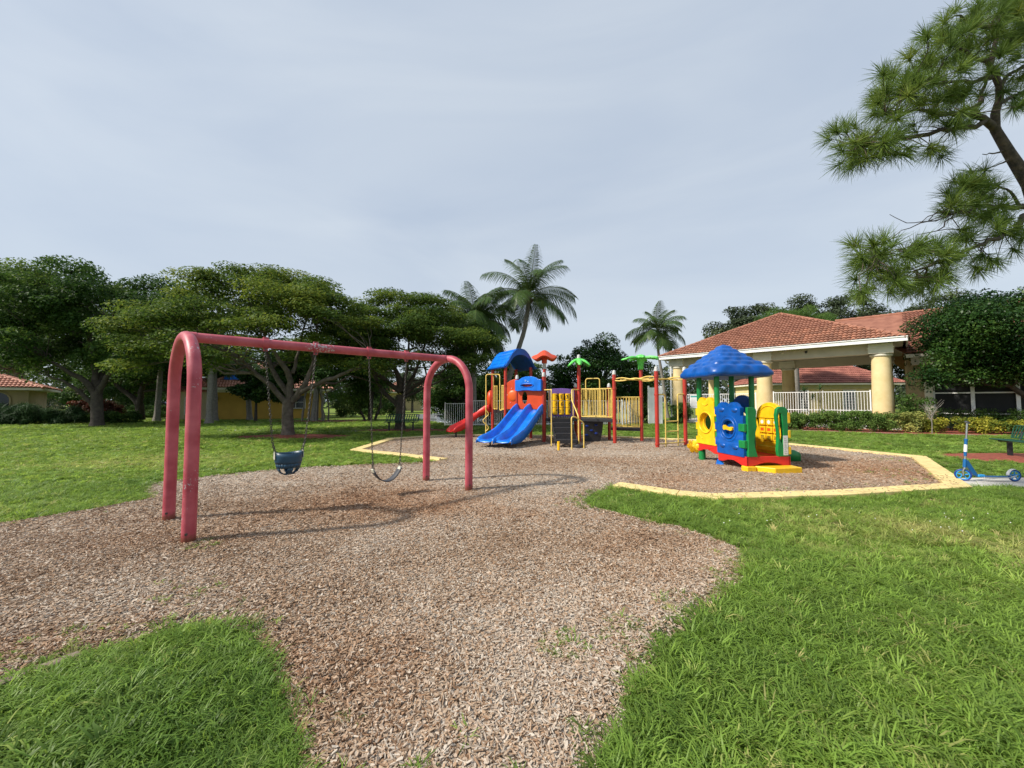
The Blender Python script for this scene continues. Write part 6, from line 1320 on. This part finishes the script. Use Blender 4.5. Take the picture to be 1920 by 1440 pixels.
# pine whose boughs reach in from the right
def pine():
    rg = np.random.default_rng(5); r5 = random.Random(5); off = Vector((10.5, 7.2, 0)); root = empty('pine_tree', off, 0, 'tall pine reaching into the top right corner with long needle tufts', 'tree')
    tk = [((10.7, 7.2, -.1), .22), ((10.6, 7.2, 2.5), .17), ((10.2, 7.1, 4.2), .14), A3(1930, 345, 7, .10), A3(1893, 288, 7, .08), A3(1866, 243, 7, .068), A3(1866, 212, 6.9, .062), A3(1874, 185, 6.9, .055), A3(1874, 160, 6.8, .05), A3(1857, 125, 6.8, .042), A3(1870, 60, 6.8, .03), A3(1885, -40, 6.8, .02)]
    T = MB(off); T.tube([p for p, r in tk], [r for p, r in tk], 12); trunk = T.build('trunk', M['bark_pine'], root, smooth=80)
    limbs = [[A3(1868, 245, 7, .07), A3(1845, 224, 6.9, .055), A3(1825, 214, 6.8, .045), A3(1785, 212, 6.6, .04), A3(1720, 205, 6.4, .025), A3(1660, 215, 6.3, .012)], [A3(1846, 226, 6.9, .05), A3(1830, 238, 6.9, .045), A3(1780, 244, 6.8, .036), A3(1720, 255, 6.7, .035), A3(1670, 262, 6.6, .025), A3(1610, 270, 6.5, .012)],
             [A3(1828, 215, 6.9, .05), A3(1838, 180, 7.1, .035), A3(1850, 145, 7.2, .02), A3(1862, 110, 7.3, .012)], [A3(1858, 145, 6.8, .04), A3(1820, 155, 6.6, .03), A3(1775, 155, 6.5, .02), A3(1720, 160, 6.4, .01)], [A3(1858, 125, 6.8, .04), A3(1810, 95, 6.7, .025), A3(1770, 80, 6.6, .012)],
             [A3(1872, 195, 6.9, .05), A3(1900, 180, 7, .03), A3(1935, 160, 7.1, .02)], [A3(1876, 160, 6.8, .04), A3(1900, 135, 7, .03), A3(1940, 115, 7, .02)], [A3(1868, 60, 6.8, .03), A3(1820, 40, 6.7, .02), A3(1790, 30, 6.6, .01)], [A3(1885, 282, 7, .02), A3(1862, 288, 7, .012), A3(1842, 289, 7, .006)], [A3(1890, 300, 7, .02), A3(1872, 308, 7, .012), A3(1855, 314, 7, .006)],
             [A3(1945, 395, 7.1, .06), A3(1915, 415, 6.9, .045), A3(1880, 440, 6.7, .036), A3(1845, 458, 6.5, .032), A3(1800, 475, 6.4, .025), A3(1740, 500, 6.3, .018), A3(1690, 512, 6.2, .01)], [A3(1935, 385, 7.1, .06), A3(1905, 390, 7, .045), A3(1875, 385, 6.9, .03), A3(1835, 388, 6.8, .015)], [A3(1915, 390, 7, .03), A3(1895, 360, 7, .02), A3(1870, 345, 7, .01)],
             [A3(1800, 475, 6.4, .02), A3(1760, 470, 6.3, .015), A3(1700, 468, 6.2, .01), A3(1640, 480, 6.1, .006)], [A3(1835, 388, 6.8, .02), A3(1790, 400, 6.7, .014), A3(1740, 415, 6.6, .010), A3(1690, 432, 6.5, .006)], [A3(1790, 400, 6.7, .012), A3(1770, 425, 6.6, .010), A3(1720, 440, 6.5, .005)], [A3(1740, 415, 6.6, .008), A3(1700, 418, 6.5, .006), A3(1668, 402, 6.5, .004)]]
    nodes = [(Vector(p), r) for p, r in tk[4:]]; L = MB(off)
    for l in limbs:
        PP = []; RR = []
        for i in range(len(l) - 1):
            q = wig(l[i][0], l[i + 1][0], r5, 3, .16); PP += q[:-1]; RR += [l[i][1] + (l[i + 1][1] - l[i][1]) * k / 3 for k in range(3)]
        PP.append(Vector(l[-1][0])); RR.append(l[-1][1]); L.tube(PP, RR, 7); nodes += list(zip(PP, RR))
    cl = [(1645, 258, 75, 45, 6.5, 34), (1590, 275, 42, 42, 6.5, 22), (1720, 185, 80, 42, 6.4, 40), (1690, 160, 55, 32, 6.4, 18), (1760, 110, 62, 50, 6.6, 34), (1800, 55, 55, 45, 6.7, 26), (1865, 45, 55, 50, 6.9, 30), (1880, 105, 45, 40, 7.0, 22), (1815, 190, 50, 28, 6.8, 16), (1780, 232, 45, 16, 6.8, 10), (1758, 285, 18, 14, 6.7, 6), (1900, 175, 30, 30, 7.1, 12), (1910, 10, 40, 30, 7.1, 16), (1930, 90, 25, 80, 7.1, 20),
          (1812, 358, 38, 26, 6.9, 16), (1845, 335, 32, 22, 6.9, 10), (1865, 395, 36, 26, 6.9, 16), (1800, 392, 34, 26, 6.8, 14), (1795, 440, 26, 14, 6.6, 8), (1885, 430, 28, 22, 6.9, 9), (1915, 450, 20, 25, 6.9, 5), (1618, 478, 34, 28, 6.1, 15), (1675, 468, 46, 22, 6.2, 18), (1735, 478, 45, 26, 6.3, 18), (1795, 502, 44, 22, 6.4, 16), (1845, 498, 26, 20, 6.4, 9), (1700, 518, 60, 20, 6.2, 18), (1640, 515, 40, 28, 6.1, 14), (1755, 535, 44, 16, 6.3, 10), (1610, 540, 24, 18, 6.1, 7), (1690, 545, 30, 14, 6.2, 7)]
    V = []; F = []; TT = []
    for u, v, ru, rv, Y, n in cl:
        for _ in range(int(n * (.85 if v < 455 else .6) + .5)):
            a = rg.uniform(0, 2 * PI); q = math.sqrt(rg.random()); p = Vector(at(u + ru * q * math.cos(a), v + rv * q * math.sin(a), Y + rg.normal(0, .35)))
            nd = min(nodes, key=lambda k: (k[0] - p).length); w = wig(nd[0], p, r5, 3, .2); L.tube(w, [min(nd[1] * .7, .012), .008, .006, .004], 4)
            ax = (p - Vector(w[2])).normalized() + Vector((0, 0, .35)); ax.normalize(); nn = 84; d = rg.normal(0, 1, (nn, 3)); d /= np.linalg.norm(d, axis=1)[:, None]; d = d * .8 + np.array(ax) * rg.uniform(.2, 1.0, nn)[:, None]; d /= np.linalg.norm(d, axis=1)[:, None]
            l = rg.uniform(.20, .34, nn)[:, None]; b0 = np.array(p) - np.array(ax) * rg.uniform(0, .08, nn)[:, None]; s = np.cross(d, rg.normal(0, 1, (nn, 3))); s /= np.linalg.norm(s, axis=1)[:, None]; s *= .0037
            sag = np.zeros((nn, 3)); sag[:, 2] = -.035 * rg.random(nn); i0 = len(V) * 0 + sum(len(x) for x in V)
            V.append(np.stack([b0 - s, b0 + s, b0 + d * l * .6 + s * .8, b0 + d * l * .6 - s * .8, b0 + d * l + sag + s * .15, b0 + d * l + sag - s * .15], 1).reshape(-1, 3))
            k = i0 + 6 * np.arange(nn)[:, None]; F.append(np.concatenate([k + np.array([0, 1, 2, 3]), k + np.array([3, 2, 4, 5])])); tn = rg.normal(.46, .14); TT.append(np.repeat(np.clip(tn + rg.normal(0, .1, nn), 0, 1), 6))
    o = L.build('branches', M['bark_pine'], trunk, smooth=80); o['kind'] = 'stuff'
    place('needles', np_mesh('needles', np.concatenate(V) - np.array(off), np.concatenate(F), LF['pine'], np.concatenate(TT)), root)
pine()

# hedges, shrubs, bed plants
def hedge(name, label, p, q, w, h, m, n, L=.075, W=.05, seed=0, cat='hedge', rr=.26, z0=.15, group=None, **kw):
    rg = random.Random(seed); p, q = Vector((p[0], p[1], 0)), Vector((q[0], q[1], 0)); d = q - p; nrm = Vector((-d.y, d.x, 0)).normalized(); cl = []
    N_ = max(10, int(d.length * w * h / (rr ** 3) * .42))
    for _ in range(N_):
        c = p.lerp(q, rg.random()) + nrm * rg.uniform(-w / 2, w / 2) * .8; k = rr * rg.uniform(.8, 1.25); cl.append((c.x, c.y, rg.uniform(z0, h - k * .7), k, k, k * .85))
    o = foliage(name, cl, n, L, W, m, None, (0, 0, 0), seed, low=.7, shell=.35, **kw); tag(o, label, cat, group); return o
hedge('hedge', 'clipped green hedge left of the white gate gap by the pavilion', (14.7, 21.3), (16.6, 20.6), .8, 1.0, LF['hedge'], 12000, seed=201, tint0=.7, rr=.2)
hedge('hedge', 'long clipped green hedge in front of the thick right column', (16.5, 20.7), (18.9, 19.2), .9, 1.12, LF['hedge'], 17000, seed=202, tint0=.7, rr=.2)
hedge('shrub', 'variegated pale green shrub right of the long clipped hedge', (18.9, 19.6), (20.2, 19.0), .9, 1.05, LF['vari'], 5500, .09, .055, 203, 'shrub', tint0=.4)
hedge('shrub', 'small yellow variegated shrub beside the bare stemmed sapling', (20.4, 19.2), (21.0, 18.9), .7, .8, LF['yellow'], 2200, .09, .055, 204, 'shrub')
hedge('shrub', 'row of bright yellow-green shrubs in the right-hand mulch bed', (21.4, 18.8), (24.2, 17.9), .75, .82, LF['yellow'], 9000, .09, .05, 205, 'shrub', tint0=.36, tintv=.22)
hedge('hedge', 'tall dark clipped hedge in front of the screened porch', (21.9, 20.9), (32, 17.6), 1.0, 1.25, LF['hedge'], 20000, seed=206, tint0=.3)
hedge('shrub', 'green shrub beside the thick yellow column', (20.4, 20.3), (21.6, 19.9), .8, 2.0, LF['hedge'], 4500, .10, .06, 207, 'shrub', tint0=.5)
hedge('shrub', 'dark spiky shrub at the foot of the left pavilion column', (11.0, 26.3), (12.2, 26.6), .8, 1.5, LF['dark'], 4200, .2, .04, 208, 'shrub')
hedge('hedge', 'low dark hedge behind the toddler playhouse', (12.8, 25.4), (14.5, 23.6), .7, .9, LF['hedge'], 5000, seed=209, tint0=.3)
hedge('reed_clump', 'tall grassy reed clump in front of the tan house at the left edge', (-35.5, 25.6), (-31.5, 25.8), 1.4, 1.45, LF['reed'], 9000, .7, .03, 210, 'plant', rr=.4, hang=-.8)
hedge('reed_clump', 'shorter reed clump beside the arched doorway', (-31.2, 26.2), (-29.6, 26.4), 1.2, 1.25, LF['reed'], 5000, .6, .03, 211, 'plant', rr=.35, hang=-.8)
hedge('hedge', 'red-brown leaved hedge left of the large tree trunk', (-31.8, 28.2), (-28.6, 28.0), 1.2, 1.75, LF['ruddy'], 9000, .13, .09, 212, rr=.36)
hedge('hedge', 'dark low hedge at the foot of the large left tree', (-29.5, 27.0), (-26.2, 27.2), 1.0, .95, LF['dark'], 6000, .12, .08, 213)
hedge('hedge', 'light green two-tier hedge behind the Y shaped tree', (-39.5, 38.5), (-34.2, 38.5), 1.2, 1.25, LF['hedge'], 9000, .13, .09, 214, tint0=.6, rr=.34)
hedge('hedge', 'low dark green clipped hedge in front of the two-tier hedge', (-36.8, 36.8), (-33.0, 36.8), .9, .85, LF['hedge'], 5000, .12, .08, 215, tint0=.35)
hedge('hedge', 'small square light green hedge beside the large tree trunk', (-35.9, 33.6), (-34.9, 33.6), .8, .8, LF['hedge'], 2200, .11, .07, 216, tint0=.68)
hedge('shrub', 'orange leaved croton bush in front of the parked car', (-38.8, 41.5), (-36.8, 41.5), 1.0, 1.25, LF['flame'], 3500, .16, .09, 217, 'shrub', rr=.32)
hedge('shrub', 'small leafy plant at the corner of the yellow house', (-26.6, 34.2), (-25.4, 34.2), .7, .95, LF['hedge'], 1600, .18, .08, 218, 'shrub', tint0=.6)
hedge('shrub', 'round dark shrub below the arched window of the yellow house', (-28.9, 34.0), (-28.0, 34.0), .7, .85, LF['dark'], 1500, .13, .08, 219, 'shrub')
hedge('shrub', 'green bushes right of the swing arch in the far lawn', (-33.5, 40.5), (-31.5, 40.5), 1, 1.1, LF['hedge'], 2500, .15, .09, 220, 'shrub')
hedge('hedge', 'long dark hedge across the far lawn beyond the fig tree', (-17.5, 38.5), (-11.0, 39.5), 1.4, 2.0, LF['dark'], 11000, .15, .09, 221, rr=.4)
hedge('shrub', 'small round clipped shrub in front of the far dark hedge', (-14.0, 36.3), (-13.2, 36.3), .8, 1.0, LF['hedge'], 1700, .12, .08, 222, 'shrub', z0=.5)
hedge('shrub', 'dark shrubs behind the white fence under the tower deck', (-1.5, 25.4), (4.5, 26.0), 1.0, 1.2, LF['dark'], 7000, .14, .09, 223, 'shrub', rr=.34)
# sapling with pale bare stems, spiky plant on thin stems
sp_ = empty('bare_sapling', (19.95, 18.35, 0), 0, 'pale bare stemmed sapling in front of the variegated shrub', 'sapling'); r7 = random.Random(4); o0 = Vector((19.95, 18.35, 0)); b = MB(o0)
b.tube([o0, o0 + Vector((.02, 0, .5)), o0 + Vector((0, 0, .9))], [.022, .018, .015], 6); b.build('stem', M['palm_bark'], sp_); b = MB(o0)
for k in range(13):
    a = r7.uniform(0, 2 * PI); e = o0 + Vector((.5 * math.cos(a) * r7.uniform(.4, 1), .4 * math.sin(a), r7.uniform(1.3, 1.75))); b.tube(wig(o0 + Vector((0, 0, r7.uniform(.55, .9))), e, r7, 4, .15, .08), [.011, .009, .007, .006, .004], 5)
o = b.build('twigs', M['palm_bark'], sp_); o['kind'] = 'stuff'
dr = empty('dracaena', (17.2, 21.9, 0), 0, 'spiky tufted plant on thin bent stems by the white pickets', 'plant'); o0 = Vector((17.2, 21.9, 0))
for x, z, s in ((-.55, 2.15, 1), (.35, 2.25, 1), (-.1, 1.75, .8)):
    MB(o0).tube([o0, o0 + Vector((x * .2, 0, .7)), o0 + Vector((x * .9, 0, 1.2)), o0 + Vector((x, 0, z))], [.035, .03, .025, .02], 6).build('stem', M['palm_bark'], dr); b = MB(o0)
    for k in range(26):
        a = r7.uniform(0, 2 * PI); e = r7.uniform(-.3, 1.3); d = Vector((math.cos(a) * math.cos(e), math.sin(a) * math.cos(e), math.sin(e))); n_ = d.cross(Vector((0, 0, 1))).normalized() * .018; c = o0 + Vector((x, 0, z)); l = .42 * s * r7.uniform(.7, 1.1)
        b.add([c - n_, c + n_, c + d * l * .6 + n_, c + d * l * .6 - n_, c + d * l - Vector((0, 0, .1 * l))], [(0, 1, 2, 3), (3, 2, 4)])
    o = b.build('leaf_tuft', LF['reed'], dr, smooth=0)
    at_ = o.data.attributes.new('tint', 'FLOAT', 'POINT'); at_.data.foreach_set('value', np.full(len(o.data.vertices), .6, np.float32))
# far tree belt closing the horizon
rg = np.random.default_rng(12); cl = []
for k in range(230):
    a = math.radians(-62 + 124 * k / 230) + rg.normal(0, .01); d = rg.uniform(95, 125); h = 4.5 + 4 * vnoise([a * 6], [0], 1.0, 3)[0] + rg.uniform(-1, 1); r = rg.uniform(2.5, 4.2)
    for q in range(2): cl.append((d * math.sin(a) + rg.normal(0, 1), d * math.cos(a), h * (.35 + .5 * q), r, r, r * .8))
o = foliage('far_trees', cl, 60000, .8, .5, LF['grey'], seed=12, low=.7); o['kind'] = 'stuff'; o['label'] = 'distant belt of trees along the horizon'
